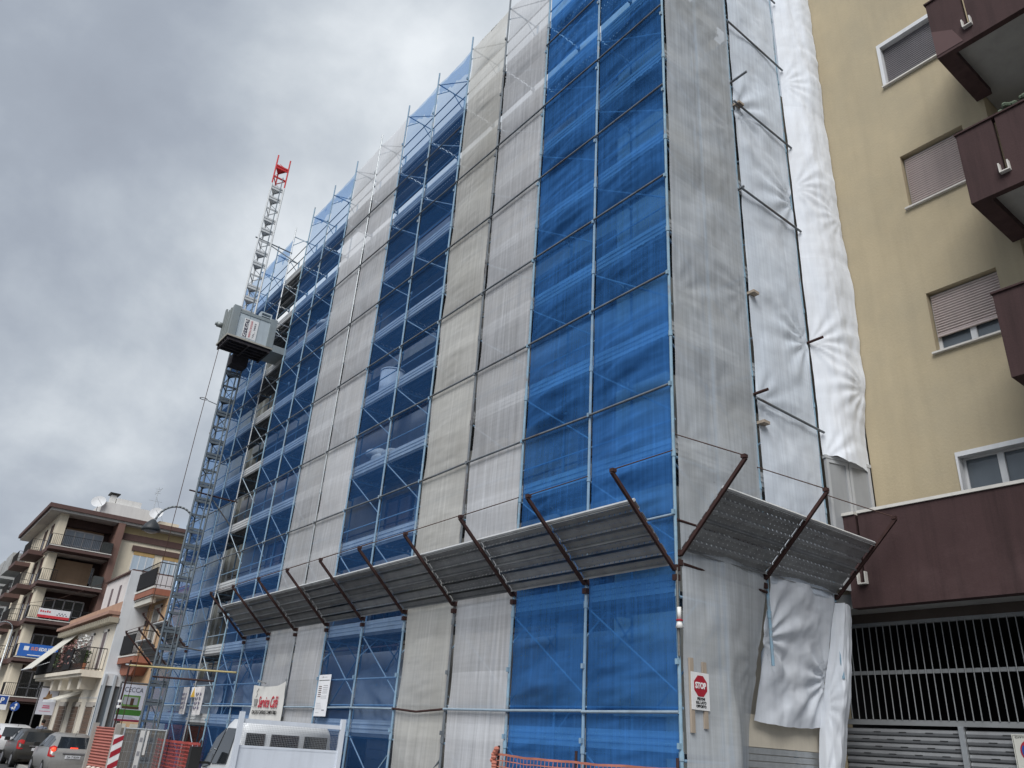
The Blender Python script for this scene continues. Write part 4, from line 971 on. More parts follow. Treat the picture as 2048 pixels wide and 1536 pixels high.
railing(s_,[(-45.4,-.9),(-33.4,-.9),(-33.4,-.05)],3.88,.95,IRON,step=.14)
for x in (-34.6,-36.9,-39.2,-41.5,-43.8): MB().prism([(x-.35,3.6),(x-.25,3.1),(x+.25,3.1),(x+.35,3.6)],'y',-.6,-.001).build('corbel',CRE2,s_)
BLKM=mat('black_shade_cloth',(.012,.012,.014),.9)
for a,b_ in ((-45.3,-40.4),(-37.6,-36.0)): block('shade_cloth',a,-.97,3.95,b_,-.93,4.9,BLKM,s_)
def plant(p,n,rad,h,mt,label,group,leaf=.1,pot=True,seed=0):
    t_=thing('potted_plant',label,'plant',p,0,group); random.seed(seed)
    if pot: MB().tube(p,(p[0],p[1],p[2]+.3),.14,10,.19).build('pot',mat('terracotta',(.35,.15,.09),.8),t_)
    m=MB()
    for i in range(n):
        a=random.uniform(0,6.283); r=rad*math.sqrt(random.random()); z=p[2]+.25+h*random.random()
        c=Vector((p[0]+r*math.cos(a),p[1]+r*math.sin(a)*.7,z)); d=Vector((random.uniform(-1,1),random.uniform(-1,1),random.uniform(-.3,1))).normalized(); e_=d.orthogonal().normalized()
        l=leaf*random.uniform(.7,1.3); m.add([c,c+d*l*.5+e_*l*.3,c+d*l,c+d*l*.5-e_*l*.3],[(0,1,2,3)])
    m.build('leaves',mt,t_); return t_
LG=mat('balcony_leaf',(.07,.095,.045),.8,0,.4,6); LR=mat('dry_bougainvillea',(.26,.14,.13),.8,0,.35,6); LW=mat('white_blossom',(.6,.6,.58),.8)
for i,(x,mt,l,h,rd) in enumerate(((-38.6,LR,'dusty pink bush on the cream house balcony, left one',1.0,.55),(-36.6,LR,'dusty pink bush on the cream house balcony, middle one',1.15,.5),(-35.6,LW,'white flowering bush on the cream house balcony',1.3,.35),(-39.9,LG,'green trailing plant on the cream house balcony',.7,.5),(-34.6,LG,'small green plant in terracotta pot on the cream house balcony',.55,.22))):
    plant((x,-.7,3.9),220,rd,h,mt,l,'plants on the cream house balcony',.13,True,i)
wh=thing('pale_house','pale lilac-white upper house behind the cream parapet, with a bare grey side wall','building',(-36,4,0))
MB().box(-38.6,.16,6.2,-33.13,9,8.35).build('wall',LIL,wh); MB().box(-38.7,.05,8.35,-33.05,9,8.42).build('coping',BRN,wh)
MB().box(-33.12,0,0,-33.0,9,8.35).build('side_wall',GRW,wh)
for x in (-36.9,-35.2): block('slit_window',x-.14,.12,6.95,x+.14,.159,7.9,mat('mauve_shutter',(.16,.125,.13),.6),wh)
aw=thing('roll_awning','pale sloping awning over the cream house balcony','awning',(-44,-.8,5))
MB().add([(-44.9,-.0,6.0),(-41.6,-.0,6.0),(-41.6,-1.7,4.1),(-44.9,-1.7,4.1),(-44.9,-.0,5.97),(-41.6,-.0,5.97),(-41.6,-1.7,4.07),(-44.9,-1.7,4.07)],[(0,1,2,3),(4,7,6,5),(0,4,5,1),(1,5,6,2),(2,6,7,3),(3,7,4,0)]).build('cloth',mat('awning_cloth',(.58,.56,.50),.85),aw)
bar('front_bar',(-44.95,-1.72,4.08),(-41.55,-1.72,4.08),.03,ALU,aw); 
for x in (-44.8,-41.7): bar('arm',(x,-.02,4.9),(x,-1.68,4.12),.02,ALU,aw,6)
a2=thing('shop_awning','white box awning half open over the shop door of the cream house','awning',(-39,-.6,2.8))
MB().add([(-39.6,-.02,3.05),(-36.8,-.02,3.05),(-36.8,-1.0,2.6),(-39.6,-1.0,2.6),(-39.6,-.02,2.98),(-36.8,-.02,2.98),(-36.8,-1.0,2.53),(-39.6,-1.0,2.53)],[(0,1,2,3),(4,7,6,5),(0,4,5,1),(1,5,6,2),(2,6,7,3),(3,7,4,0)]).build('cloth',mat('awning_cloth',(.58,.56,.50),.85),a2)
MB().box(-39.65,-1.08,2.5,-36.75,-.98,2.63).build('front_box',ALU,a2)
# --- orange house
oh=thing('orange_house','orange house with terracotta balconies left of the hoist','building',(-31,3,0))
MB().box(-34.6,1.135,0,-27.6,9,7.05).build('wall',ORA,oh)
TS=MB().box(-33.9,.4,7.02,-29.9,1.135,7.28).build('terrace',TERR,oh); block('soffit',-33.85,.45,6.96,-29.95,1.134,7.019,WSOF,TS)
MB().box(-34.6,1.136,7.05,-27.6,9,7.28).build('terrace_floor',TERR,oh); block('coping',-33.92,.38,7.282,-29.88,.5,7.36,STONE,TS)
railing(TS,[(-34.4,1.2),(-33.85,.45),(-29.95,.45),(-29.95,4)],7.36,1.05,IRON,step=.22)
block('shade_mat',-33.8,.40,7.45,-30.0,.44,8.2,BLKM,TS)
MB().box(-33.2,.5,6.72,-30.3,.72,6.95).build('awning_box',mat('awning_cloth',(.58,.56,.50),.85),TS)
LB=MB().box(-34.0,.4,4.22,-30.2,1.135,4.48).prism([(-33.9,4.22),(-30.3,4.22),(-30.9,3.75),(-32.6,3.75)],'y',.6,1.134).build('balcony',TERR,oh)
block('coping',-34.02,.38,4.482,-30.18,.5,4.54,STONE,LB)
railing(LB,[(-33.95,1.1),(-33.95,.45),(-30.25,.45),(-30.25,1.1)],4.54,1.0,IRON,step=.18)
block('shade_mat',-33.9,.40,4.62,-30.9,.44,5.42,BLKM,LB)
for x0,x1 in ((-34.3,-33.2),(-31.65,-30.7)):
    d=MB().box(x0-.1,1.08,4.5,x0,1.134,6.72).box(x1,1.08,4.5,x1+.1,1.134,6.72).box(x0-.1,1.08,6.62,x1+.1,1.134,6.78).build('door',STONE,oh); block('pane',x0,1.1,4.5,x1,1.133,6.62,mat('grey_shutter_leaf',(.22,.21,.19),.7),d)
block('wall_lamp',-32.5,1.0,5.9,-32.3,1.134,6.15,IRON,oh)
# grey shop front on the side wall and street edge
sh=thing('grey_shopfront','pale blue-grey shop front with pilasters between cream and orange houses','shop front',(-32.8,.4,0))
SGR=mat('shop_grey',(.36,.40,.44),.6,0,.08,2); 
for y in (.02,.42,.86): MB().box(-33.0,y,.13,-32.78,y+.1,3.75).build('pilaster',SGR,sh)
MB().box(-33.0,0,3.3,-32.85,1.1,3.8).build('fascia',GRW,sh); MB().box(-33.0,.0,.1,-32.92,1.1,3.3).build('glazing',mat('shop_glass',(.10,.12,.14),.3),sh)
MB().box(-33.0,.1,.1,-32.86,1.0,1.4).build('stall_riser',GRW,sh)

# ================================================================ street furniture on the left
def lamp(name,label,x,y,h,reach,drop,rad=.06,base=0):
    t_=thing(name,label,'street lamp',(x,y,base)); MB().tube((x,y,base),(x,y,h),rad,10,rad*.7).build('pole',GALV,t_,True)
    ps=[]; 
    for i in range(15):
        a=math.pi*i/14; ps.append((x,y-reach/2+reach/2*math.cos(a),h+reach*.42*math.sin(a)-(drop*(i/14)**2)))
    MB().path(ps,rad*.6,8).build('arm',mat('lamp_arm_grey',(.22,.24,.25),.5,.3),t_,True)
    e=ps[-1]; LM=mat('lamp_head_dark',(.04,.045,.05),.5)
    secs=[]
    for (dz,rr) in ((.16,.05),(.1,.12),(-.05,.26),(-.2,.34),(-.3,.36)): secs.append([(e[0]+rr*math.cos(2*math.pi*i/16),e[1]-.05+rr*math.sin(2*math.pi*i/16),e[2]+dz) for i in range(16)])
    hd=MB().loft(secs).build('lamp_head',LM,t_,True)
    MB().sphere((e[0],e[1]-.05,e[2]-.3),.26,.26,.1).build('diffuser',mat('lamp_glass_grey',(.25,.25,.25),.3),hd,True); return t_
lamp('street_lamp','curved-arm street lamp with dark bell shade behind the hoist mast',-25.75,.24,9.45,1.4,.35,.07)
lamp('street_lamp','slim curved street lamp at the far left edge, before the beige block',-42.6,-3.02,5.9,.9,.2,.05)
# round blue arrow sign
rs=thing('road_sign','round blue direction sign with two white arrows on a pole','sign',(-52.4,-.55,0))
bar('pole',(-52.4,-.55,-.1),(-52.4,-.55,2.6),.03,GALV,rs); 
MB().disc((-52.36,-.55,2.28),(1,-.15,0),.26,.02,28).build('disc',flat('sign_blue',(.02,.07,.28)),rs)
for pts in ([(-.03,-.2),(.03,-.2),(.06,.06),(.12,.03),(.08,.2),(-.06,.12),(.0,.09)],[(.03,-.12),(-.08,-.06),(-.06,.0),(-.2,-.07),(-.1,-.19),(-.1,-.13),(.0,-.18)]):
    MB(Matrix.Translation((-52.33,-.55,2.28))).prism([(p[0],p[1]) for p in pts],'x',0,.006).build('arrow',PWH,rs)
ps_=thing('parking_sign','blue and white parking sign at the left picture edge','sign',(-50,-1.55,0))
bar('pole',(-50,-1.55,-.1),(-50,-1.55,2.9),.03,GALV,ps_); MB().box(-49.96,-1.85,2.05,-49.94,-1.28,2.85).build('board',PWH,ps_); MB().box(-49.938,-1.8,2.35,-49.93,-1.33,2.8).build('blue_field',flat('sign_blue',(.02,.07,.28)),ps_); text('lettering','P',(-49.925,-1.7,2.42),(0,1,0),(0,0,1),.3,PWH,ps_,bold=.01)
# advertising boards
def adboard(name,label,x,y0,y1,z0,z1):
    t_=thing(name,label,'advertising board',(x,(y0+y1)/2,0))
    m=MB()
    for y in (y0-.05,y1+.05): m.tube((x-.03,y,-.15),(x-.03,y,z1+.02),.035,8)
    m.tube((x-.03,y0-.05,z1+.05),(x-.03,y1+.05,z1+.05),.035,8); m.build('frame',mat('frame_grey',(.12,.12,.125),.6),t_)
    return t_,MB().box(x-.02,y0,z0,x+.01,y1,z1).build('poster',flat('poster_pale',(.58,.59,.66)),t_)
t_,p=adboard('advertising_board','white poster board with a brown ice cream cup by the cream house',-42.3,-.86,-.04,1.95,3.22)
CHO=flat('print_choc',(.12,.05,.03)); CAR=flat('print_caramel',(.33,.2,.1)); PNK=flat('print_pink',(.5,.12,.2))
MB().prism([(-.66,2.62),(-.22,2.62),(-.2,2.74),(-.30,2.80),(-.34,2.98),(-.42,2.92),(-.50,3.14),(-.54,2.95),(-.58,2.80),(-.70,2.74)],'x',-42.289,-42.285).build('print',CAR,p)
MB().prism([(-.70,2.62),(-.50,2.62),(-.53,2.72),(-.66,2.74)],'x',-42.285,-42.281).prism([(-.40,2.62),(-.19,2.62),(-.26,2.76)],'x',-42.285,-42.281).prism([(-.50,2.90),(-.42,2.98),(-.5,3.14)],'x',-42.285,-42.281).build('print',CHO,p)
for i,(a,b_,z) in enumerate(((-.6,-.28,2.34),(-.62,-.26,2.25),(-.72,-.18,2.1))): block('print',-42.289,a,z,-42.286,b_,z+(.06 if i<2 else .025),PNK,p)
MB().box(-42.32,-.36,3.3,-42.28,-.16,3.55).build('top_plate',mat('plate_red',(.2,.06,.06),.6),t_)
t_,p=adboard('advertising_board','poster board with a green picture and red foot, behind the hoist fence',-25.9,-.74,.12,1.93,3.19)
GRN=flat('print_green',(.05,.16,.03)); 
text('lettering','CECCA',(-25.885,-.64,2.93),(0,1,0),(0,0,1),.17,flat('print_slate2',(.1,.11,.14)),p,width=.66)
MB().box(-25.889,-.62,2.38,-25.886,-.02,2.82).build('print',flat('print_green_pale',(.12,.24,.06)),p)
MB().box(-25.886,-.58,2.50,-25.883,-.08,2.76).build('print',flat('print_scene',(.33,.34,.36)),p); MB().box(-25.883,-.34,2.48,-25.880,-.22,2.72).box(-25.883,-.6,2.36,-25.880,.0,2.44).build('print',flat('print_darkwood',(.07,.04,.025)),p)
MB().box(-25.889,-.74,2.14,-25.886,.12,2.33).build('print',GRN,p); MB().box(-25.889,-.74,1.935,-25.886,.12,2.0).build('print',flat('print_maroon',(.22,.02,.05)),p)
text('lettering','RISTORANTE',(-25.884,-.62,2.2),(0,1,0),(0,0,1),.06,flat('print_lime',(.3,.45,.15)),p,width=.6) if 0 else None
for i in range(3): block('print',-25.889,-.7,2.03+i*.03,-25.886,.05-.1*i,2.04+i*.03,GREYI,p)
for y in (-.6,-.15): block('small_plate',-25.91,y,1.72,-25.88,y+.3,1.86,flat('plate_cream',(.6,.58,.5)),t_)
# site fence by the hoist
rp=thing('corrugated_panel','translucent red corrugated site panel with pale reflectors beside the grey car','site panel',(-11.9,-4.0,0))
RCP=mat('red_corrugated',(.36,.13,.105),.55,0,.12,4)
P0=Vector((-11.41,-3.92,0)); D0=Vector((-.9826,-.1858,0)); n0=Vector((.1858,-.9826,0))
m=MB(); vs_=[];fs_=[]; nz_=122
for j in range(nz_+1):
    z=.15+1.68*j/nz_; off=.012*math.sin(j*2*math.pi/4.0); 
    for s_ in (0,1.0): vs_.append(P0+D0*s_+n0*off+Vector((0,0,z)))
for j in range(nz_): fs_.append((2*j,2*j+1,2*j+3,2*j+2))
m.add(vs_,fs_).build('corrugated_sheet',RCP,rp)
for i in range(4):
    q=P0+D0*(.14+.22*i); MB().sphere((q.x+n0.x*.03,q.y+n0.y*.03,1.06),.05,.05,.035,n=8,m=5).build('reflector',flat('reflector_pale',(.62,.55,.5)),rp)
for s_ in (-.02,1.06): 
    q=P0+D0*s_; MB().box(q.x-.05,q.y-.05,0,q.x+.05,q.y+.05,1.9).build('post',mat('post_grey',(.34,.32,.29),.8),rp)
hb=thing('hazard_board','red and white diagonally striped hazard board next to the red site panel','barrier',(-9.45,-4.32,0))
MB().box(-9.46,-4.40,.7,-9.44,-4.24,1.74).build('board',PWH,hb)
for i in range(5):
    z=.72+i*.21; MB().prism([(-4.40,z),(-4.24,z+.1),(-4.24,min(1.74,z+.2)),(-4.40,z+.1)],'x',-9.4385,-9.437).build('stripe',DRED,hb)
bar('post',(-9.47,-4.32,0),(-9.47,-4.32,.75),.03,RUST,hb)
wf=thing('wire_fence','grey wire mesh site gate hung with white papers at the hoist base','fence',(-13.2,-2.9,0))
A=Vector((-13.3,-3.32,0)); B=Vector((-13.15,-2.45,0))
for p_ in (A,(A+B)/2,B): bar('fence_post',(p_.x,p_.y,0),(p_.x,p_.y,1.85),.022,GALV,wf)
for z in (.15,.95,1.82): bar('fence_rail',(A.x,A.y,z),(B.x,B.y,z),.018,GALV,wf)
m=MB()
for i in range(12): q=A+(B-A)*(i/11); m.tube((q.x,q.y,.15),(q.x,q.y,1.82),.0022,4,cap=False)
for i in range(9): z=.15+i*.2; m.tube((A.x,A.y,z),(B.x,B.y,z),.0022,4,cap=False)
m.build('wire_mesh',GALV,wf)
SHADE=net_mat('grey_shade_net',(.20,.20,.205),.50,(1,1,1),streak=.05); grid_obj('shade_net',lambda u,v:(-13.335+.02*fbm(u*3,v*3),-3.3+.85*u,.2+1.52*v),12,12,SHADE,parent=wf)
for (y,z0,z1,w_) in ((-3.0,.9,1.8,.10),(-2.86,1.3,1.8,.05)): block('paper',-13.2,y,z0,-13.195,y+w_,z1,flat('paper_white',(.68,.67,.65)),wf)
for i in range(3): block('paper_print',-13.194,-2.98,1.0+i*.28,-13.192,-2.92,1.09+i*.28,GREYI,wf)
pole=thing('tube_pole','brown upright tube of the hoist enclosure left of the mast','pole',(-19.9,-2.05,0))
bar('tube',(-19.9,-2.05,.0),(-19.9,-2.05,3.65),.028,RUST,pole)
for z in (2.45,2.3): MB().tube((-19.9,-2.05,z),(-19.9,-2.05,z+.07),.075,12).build('collar_lamp',LANT,pole)
hw=thing('site_hoarding','dull grey-brown hoarding boards behind the hoist fence','hoarding',(-22,-1.4,0))
for i in range(6): block('board',-21.5,-2.0+i*.33,.1,-21.46,-2.0+i*.33+.32,1.75,mat('hoarding_board_%d'%(i%3),(.17+.02*(i%3),.155+.02*(i%3),.135+.015*(i%3)),.85),hw)

# ================================================================ vehicles
TYRE=mat('tyre_rubber',(.018,.018,.018),.85); RIM=mat('alloy_rim',(.4,.4,.42),.35,.7); CGL=mat('car_glass',(.018,.022,.026),.05,0,.1,2,spec=.9); BLKP=mat('black_plastic',(.02,.02,.02),.6)
TLR=mat('tail_lamp_red',(.35,.012,.012),.25); 
def lit(name,c,s):
    m=bpy.data.materials.new(name); m.use_nodes=True; b=m.node_tree.nodes['Principled BSDF']; b.inputs['Base Color'].default_value=(*c,1); b.inputs['Emission Color'].default_value=(*c,1); b.inputs['Emission Strength'].default_value=s; return m
BRK=lit('brake_lamp_lit',(.9,.05,.02),1.0)
def carpaint(n,c): 
    m=mat(n,c,.32,.35,.03,3,spec=.6); return m
def car(name,label,pos,rz,paint,L_=3.9,W=1.68,H=1.52,brake=False,plate=None,wagon=False,lampmat=None):
    X=Matrix.Translation(pos)@Matrix.Rotation(rz,4,'Z'); t_=thing(name,label,'car',world=X)
    hw_=W/2; h=H/1.52; s=L_/3.9
    S=[(0,.42,.86,.865,.86,.78),(.06,.30,.93,.935,.95,.83),(.16,.24,.97,1.02,.985,.82),(.42 if not wagon else .35,.20,.98,1.40,1,.70),(.75,.20,.98,1.485,1,.69),(1.7,.20,.97,1.52,1,.69),(2.3,.20,.96,1.46,1,.68),(2.95,.20,.97,1.00,1,.80),(3.35,.22,.90,.93,.98,.80),(3.72,.26,.78,.80,.92,.74),(3.9,.38,.62,.64,.80,.64)]
    def ring(q):
        x,zl,zb_,zr,k,kr=q; zl*=h;zb_*=h;zr*=h; a=hw_*k; r=hw_*kr; x*=s
        half=[(a*.86,zl),(a*.97,zl+.12*h),(a,zl+(zb_-zl)*.5),(a*.975,zb_),(r*1.03,zr-.07*h if zr-zb_>.2 else zr-.004),(r*.86,zr)]
        return [(x,y,z) for y,z in half]+[(x,-y,z) for y,z in half[::-1]]
    MB(X).loft([ring(q) for q in S]).build('body',paint,t_,True)
    def srf(x,f):
        for q,p in zip(S,S[1:]):
            if q[0]<=x<=p[0]:
                u=(x-q[0])/(p[0]-q[0]); A_=ring(q);B_=ring(p); a=Vector(A_[3]).lerp(Vector(B_[3]),u); b=Vector(A_[4]).lerp(Vector(B_[4]),u); return a.lerp(b,f)
    for sd_ in (1,-1):
        for (xa,xb,fa) in ((.40,.78,.86),(.84,1.62,.93),(1.70,2.62,.93)):
            pts=[srf(xa+.04,.10),srf(xb,.10),srf(xb if xb<2.5 else 2.42,fa),srf(xa+.05,fa)]
            pts=[Vector((p.x,(p.y+.012)*sd_,p.z)) for p in pts]; n_=[Vector((p.x,p.y-.01*sd_,p.z)) for p in pts]
            MB(X).add(pts+n_,[(0,1,2,3),(4,5,6,7),(0,1,5,4),(1,2,6,5),(2,3,7,6),(3,0,4,7)]).build('side_window',CGL,t_)
        m=MB(X).box(2.42*s,sd_*hw_*.98,.98*h,2.58*s,sd_*(hw_+.18),1.12*h).build('mirror',BLKP,t_)
        lm=lampmat or TLR
        MB(X).add([(-.012,sd_*hw_*.90,.72*h),(-.012,sd_*hw_*.74,.74*h),(.10*s,sd_*hw_*.70,1.06*h),(.14*s,sd_*hw_*.84,1.10*h),(.13,sd_*(hw_+.008),.74*h),(.22,sd_*hw_*.99,1.04*h)],[(0,1,2,3),(0,4,5,3),(0,1,4),(1,2,5,4),(2,3,5)]).build('tail_lamp',lm,t_)
        if brake: MB(X).sphere((.055,sd_*hw_*.84,.97*h),.07,.085,.075,n=10,m=6).build('brake_bulb',BRK,t_,True)
        for xw in (.72,3.12):
            w=MB(X); secs=[]
            w.tube((xw*s,sd_*(hw_-.2),.30),(xw*s,sd_*(hw_+.005),.30),.30,20); tw=w.build('wheel',TYRE,t_)
            MB(X).tube((xw*s,sd_*(hw_+.006),.30),(xw*s,sd_*(hw_+.016),.30),.19,16).build('rim',RIM,tw)
    # rear screen and plate
    z0,z1=1.0*h,1.40*h
    MB(X).add([(.145*s,-hw_*.70,z0),(.145*s,hw_*.70,z0),(.375*s,hw_*.60,z1),(.375*s,-hw_*.60,z1),(.16*s,-hw_*.70,z0-.01),(.16*s,hw_*.70,z0-.01),(.40*s,hw_*.60,z1-.02),(.40*s,-hw_*.60,z1-.02)],[(0,1,2,3),(4,7,6,5),(0,4,5,1),(1,5,6,2),(2,6,7,3),(3,7,4,0)]).build('rear_window',CGL,t_)
    MB(X).add([(2.37*s,-hw_*.62,1.42*h),(2.37*s,hw_*.62,1.42*h),(2.93*s,hw_*.74,1.02*h),(2.93*s,-hw_*.74,1.02*h),(2.37*s,-hw_*.62,1.40*h),(2.37*s,hw_*.62,1.40*h),(2.93*s,hw_*.74,1.0*h),(2.93*s,-hw_*.74,1.0*h)],[(0,1,2,3),(4,7,6,5),(0,4,5,1),(1,5,6,2),(2,6,7,3),(3,7,4,0)]).build('windscreen',CGL,t_) 
    MB(X).box(-.03,-hw_*.85,.36*h,.06,hw_*.85,.50*h).build('bumper',BLKP if not plate else paint,t_)
    MB(X).box(-.035,-.38,.84*h,.02,.38,.875*h).build('handle_trim',RIM,t_)
    pl=MB(X).box(-.02,-.26,.68*h,.02,.26,.79*h).build('number_plate',flat('plate_white',(.62,.63,.66)),t_)
    if plate:
        xd=X.to_3x3()@Vector((0,-1,0)); text('lettering',plate,tuple(X@Vector((-.024,.21,.70*h))),xd,(0,0,1),.075,BLK,pl,width=.42)
    bar('aerial',tuple(X@Vector((.5*s,0,1.44*h))),tuple(X@Vector((.38*s,0,1.62*h))),.008,BLKP,t_,5)
    if brake: MB(X).box(.135*s,-.13,1.02*h,.15*s,.13,1.05*h).build('high_brake_lamp',BRK,t_)
    return t_
SIL=carpaint('silver_grey_paint',(.30,.295,.285)); WHP=carpaint('white_paint',(.72,.72,.72)); DKP=carpaint('dark_brown_paint',(.045,.042,.036)); SLV=carpaint('silver_paint',(.42,.44,.46)); NVP=carpaint('navy_paint',(.03,.045,.075))
car('parked_car','silver-grey hatchback with lit brake lights next to the red site panel',(-28.3,-1.28,-.15),math.pi,SIL,3.9,1.68,1.53,True,'DA 718XM')
car('parked_car','dark brown small car between the white car and the grey hatchback',(-34.4,-1.5,-.15),math.pi+.02,DKP,3.8,1.66,1.52)
car('parked_car','white crossover car with red tail lamps near the left edge',(-38.6,-1.85,-.15),math.pi+.04,WHP,4.3,1.8,1.60)
car('parked_car','navy car cut by the left edge, beyond the white car',(-45.5,-2.3,-.15),math.pi,NVP,4.0,1.7,1.55)
car('parked_car','silver car roof corner at the bottom left of the picture',(-3.2,-7.35,0),math.pi,SLV,4.0,1.66,1.50)
# flat-bed truck
X=Matrix.Translation((-7.6,-1.83,0))@Matrix.Rotation(math.pi+R(-3),4,'Z')     # local x = driving direction
tr=thing('flatbed_truck','white flatbed truck with mesh headboard parked along the nets','truck',world=X)
TW=mat('truck_white',(.60,.64,.70),.4,0,.04,2,spec=.5); TWD=mat('truck_cab_white',(.66,.68,.70),.35,.1,.03,2)
hb=MB(X).box(0,-.96,.95,.04,.96,1.68).build('headboard',TW,tr)
for y in (-.97,.97): MB(X).box(-.04,y-.04,.9,.05,y+.04,2.26).build('headboard_post',TW,hb)
MB(X).box(-.01,-.93,2.08,.04,.93,2.15).build('top_beam',TW,hb); MB(X).box(-.005,-.93,1.68,.035,.93,1.72).build('mesh_sill',TW,hb)
m=MB(X)
for i in range(62): y=-.92+i*1.84/61; m.tube((.015,y,1.72),(.015,y,2.08),.0016,4,cap=False)
for i in range(13): z=1.72+i*.03; m.tube((.018,-.93,z),(.018,.93,z),.0016,4,cap=False)
tag(m.build('headboard_mesh',mat('mesh_grey',(.34,.35,.36),.6,.2),hb),kind='stuff')
MB(X).box(-3.1,-1.0,.82,-.04,1.0,.94).build('bed_floor',mat('bed_steel',(.3,.3,.31),.6,.4),tr)
for y in (-1.0,.97): MB(X).box(-3.1,y,.95,-.05,y+.03,1.32).build('side_board',TW,tr)
MB(X).box(-3.13,-1.0,.95,-3.1,1.0,1.32).build('tail_board',TW,tr)
def tring(x,hw_,z0,zb_,zr,rw):
    half=[(hw_*.95,z0),(hw_,z0+.2),(hw_,zb_),(rw,zr-.10),(rw*.9,zr)]
    return [(x,y,z) for y,z in half]+[(x,-y,z) for y,z in half[::-1]]
MB(X).loft([tring(.22,.92,.55,1.38,2.06,.84),tring(.3,.93,.5,1.38,2.13,.84),tring(1.1,.94,.45,1.36,2.14,.83),tring(1.55,.94,.45,1.32,1.92,.80),tring(2.05,.94,.45,1.22,1.28,.85),tring(2.55,.90,.5,1.02,1.05,.8),tring(2.7,.82,.6,.85,.87,.72)]).build('cab',TWD,tr,True)
for (y0,y1) in ((-.78,-.34),(-.22,.30),(.42,.76)): MB(X).box(.19,y0,1.52,.235,y1,1.92).build('rear_window',CGL,tr)
for sd_ in (1,-1):
    MB(X).add([(.5,sd_*.955,1.40),(1.35,sd_*.955,1.36),(1.05,sd_*.86,1.98),(.5,sd_*.865,1.98),(.5,sd_*.935,1.40),(1.35,sd_*.935,1.36),(1.05,sd_*.84,1.98),(.5,sd_*.845,1.98)],[(0,1,2,3),(4,7,6,5),(0,4,5,1),(1,5,6,2),(2,6,7,3),(3,7,4,0)]).build('side_window',CGL,tr)
    MB(X).add([(1.42,sd_*.958,1.34),(1.95,sd_*.958,1.27),(1.62,sd_*.87,1.80),(1.12,sd_*.868,1.97),(1.42,sd_*.93,1.34),(1.95,sd_*.93,1.27),(1.62,sd_*.85,1.80),(1.12,sd_*.85,1.97)],[(0,1,2,3),(4,7,6,5),(0,4,5,1),(1,5,6,2),(2,6,7,3),(3,7,4,0)]).build('side_window',CGL,tr)
    mr=MB(X).box(1.5,sd_*1.13,1.25,1.66,sd_*1.32,1.62).box(1.55,sd_*.93,1.34,1.6,sd_*1.14,1.38).build('mirror',BLKP,tr)
    for xw in (1.75,-2.0):
        w=MB(X).tube((xw,sd_*.72,.36),(xw,sd_*.97,.36),.36,20).build('wheel',TYRE,tr); MB(X).tube((xw,sd_*.972,.36),(xw,sd_*.985,.36),.2,16).build('rim',RIM,w)
MB(X).box(-3.0,-.45,.45,2.2,.45,.8).build('chassis',BLKP,tr)
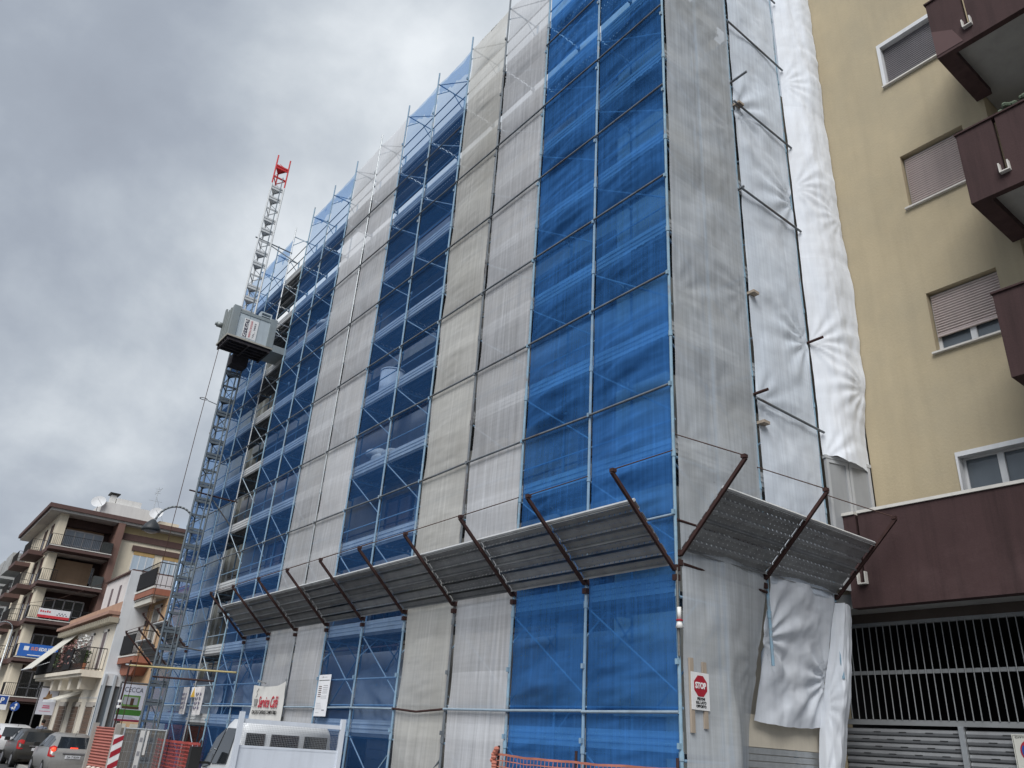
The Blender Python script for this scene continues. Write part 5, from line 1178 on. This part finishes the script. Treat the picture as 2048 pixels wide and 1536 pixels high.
# person in a striped shirt
def person(name,label,pos,rz,h=1.75):
    k=h/1.75; X_=Matrix.Translation(pos)@Matrix.Rotation(rz,4,'Z')
    J={'pel':(0,0,.95),'chest':(0,0,1.25),'neck':(0,.0,1.47),'head':(.02,0,1.60),'top':(.02,0,1.70),'sl':(0,.19,1.40),'el':(-.03,.27,1.13),'wl':(.06,.27,.88),'hl':(.1,.26,.78),'sr':(0,-.19,1.40),'er':(-.03,-.27,1.13),'wr':(.05,-.27,.88),'hr':(.09,-.26,.78),'hpl':(0,.1,.90),'kl':(.05,.11,.5),'al':(-.02,.11,.09),'tl':(.14,.12,.04),'hpr':(0,-.1,.90),'kr':(.0,-.11,.5),'ar':(-.1,-.11,.1),'tr':(.05,-.12,.04)}
    RD={'pel':.15,'chest':.165,'neck':.06,'head':.095,'top':.07,'sl':.08,'el':.052,'wl':.036,'hl':.04,'sr':.08,'er':.052,'wr':.036,'hr':.04,'hpl':.11,'kl':.068,'al':.048,'tl':.04,'hpr':.11,'kr':.068,'ar':.048,'tr':.04}
    E_=[('pel','chest'),('chest','neck'),('neck','head'),('head','top'),('chest','sl'),('sl','el'),('el','wl'),('wl','hl'),('chest','sr'),('sr','er'),('er','wr'),('wr','hr'),('pel','hpl'),('hpl','kl'),('kl','al'),('al','tl'),('pel','hpr'),('hpr','kr'),('kr','ar'),('ar','tr')]
    ks=list(J); me=bpy.data.meshes.new(name); me.from_pydata([tuple(X_@(Vector(J[q])*k)) for q in ks],[(ks.index(a),ks.index(b)) for a,b in E_],[])
    o=bpy.data.objects.new('body',me); 
    m=bpy.data.materials.new('striped_clothes'); m.use_nodes=True; t=m.node_tree; b=t.nodes['Principled BSDF']; b.inputs['Roughness'].default_value=.9
    g=t.nodes.new('ShaderNodeNewGeometry'); s=t.nodes.new('ShaderNodeSeparateXYZ'); t.links.new(g.outputs['Position'],s.inputs[0])
    f=t.nodes.new('ShaderNodeMath'); f.operation='MULTIPLY'; f.inputs[1].default_value=18; t.links.new(s.outputs[2],f.inputs[0]); fr=t.nodes.new('ShaderNodeMath'); fr.operation='FRACT'; t.links.new(f.outputs[0],fr.inputs[0])
    gt=t.nodes.new('ShaderNodeMath'); gt.operation='GREATER_THAN'; gt.inputs[1].default_value=.62; t.links.new(fr.outputs[0],gt.inputs[0])
    mxs=t.nodes.new('ShaderNodeMixRGB'); t.links.new(gt.outputs[0],mxs.inputs[0]); mxs.inputs[1].default_value=(.05,.065,.11,1); mxs.inputs[2].default_value=(.28,.3,.36,1)
    rp_=t.nodes.new('ShaderNodeValToRGB'); rp_.color_ramp.interpolation='CONSTANT'
    mr=t.nodes.new('ShaderNodeMapRange'); mr.inputs[1].default_value=pos[2]; mr.inputs[2].default_value=pos[2]+h; t.links.new(s.outputs[2],mr.inputs[0]); t.links.new(mr.outputs[0],rp_.inputs[0])
    el=rp_.color_ramp.elements; el[0].color=(.02,.022,.03,1); el[1].position=.54; el[1].color=(1,1,1,1); q=el.new(.84); q.color=(.25,.14,.1,1)
    sel=t.nodes.new('ShaderNodeMath'); sel.operation='COMPARE'; sel.inputs[1].default_value=.69; sel.inputs[2].default_value=.15; t.links.new(mr.outputs[0],sel.inputs[0])
    m2=t.nodes.new('ShaderNodeMixRGB'); t.links.new(sel.outputs[0],m2.inputs[0]); t.links.new(rp_.outputs[0],m2.inputs[1]); t.links.new(mxs.outputs[0],m2.inputs[2]); t.links.new(m2.outputs[0],b.inputs['Base Color'])
    me.materials.append(m); p=thing(name,label,'person',pos); link(o,p)
    md=o.modifiers.new('skin','SKIN'); sk=me.skin_vertices[0].data
    for i,q in enumerate(ks): sk[i].radius=(RD[q]*k,RD[q]*k*(.8 if q in('pel','chest') else 1)); 
    sk[0].use_root=True
    o.modifiers.new('sub','SUBSURF').levels=2; o.modifiers['sub'].render_levels=2
    hp=X_@(Vector((.0,0,1.665))*k); MB().sphere(tuple(hp),.10*k,.095*k,.10*k,n=12,m=8).build('hair',mat('dark_hair',(.015,.012,.01),.8),p,True)
    return p
person('person','person in a dark striped shirt walking away beside the poster board',(-40.6,-.62,-.02),math.pi)
# overhead wire across the lane
w_=MB().path([(-33.0,.2,8.3),(-42,-1.5,7.6),(-60,-5,7.9)],.012,5).build('overhead_cable',WIRE)
tag(w_,'thin overhead cable strung from the pale house across the lane','cable')
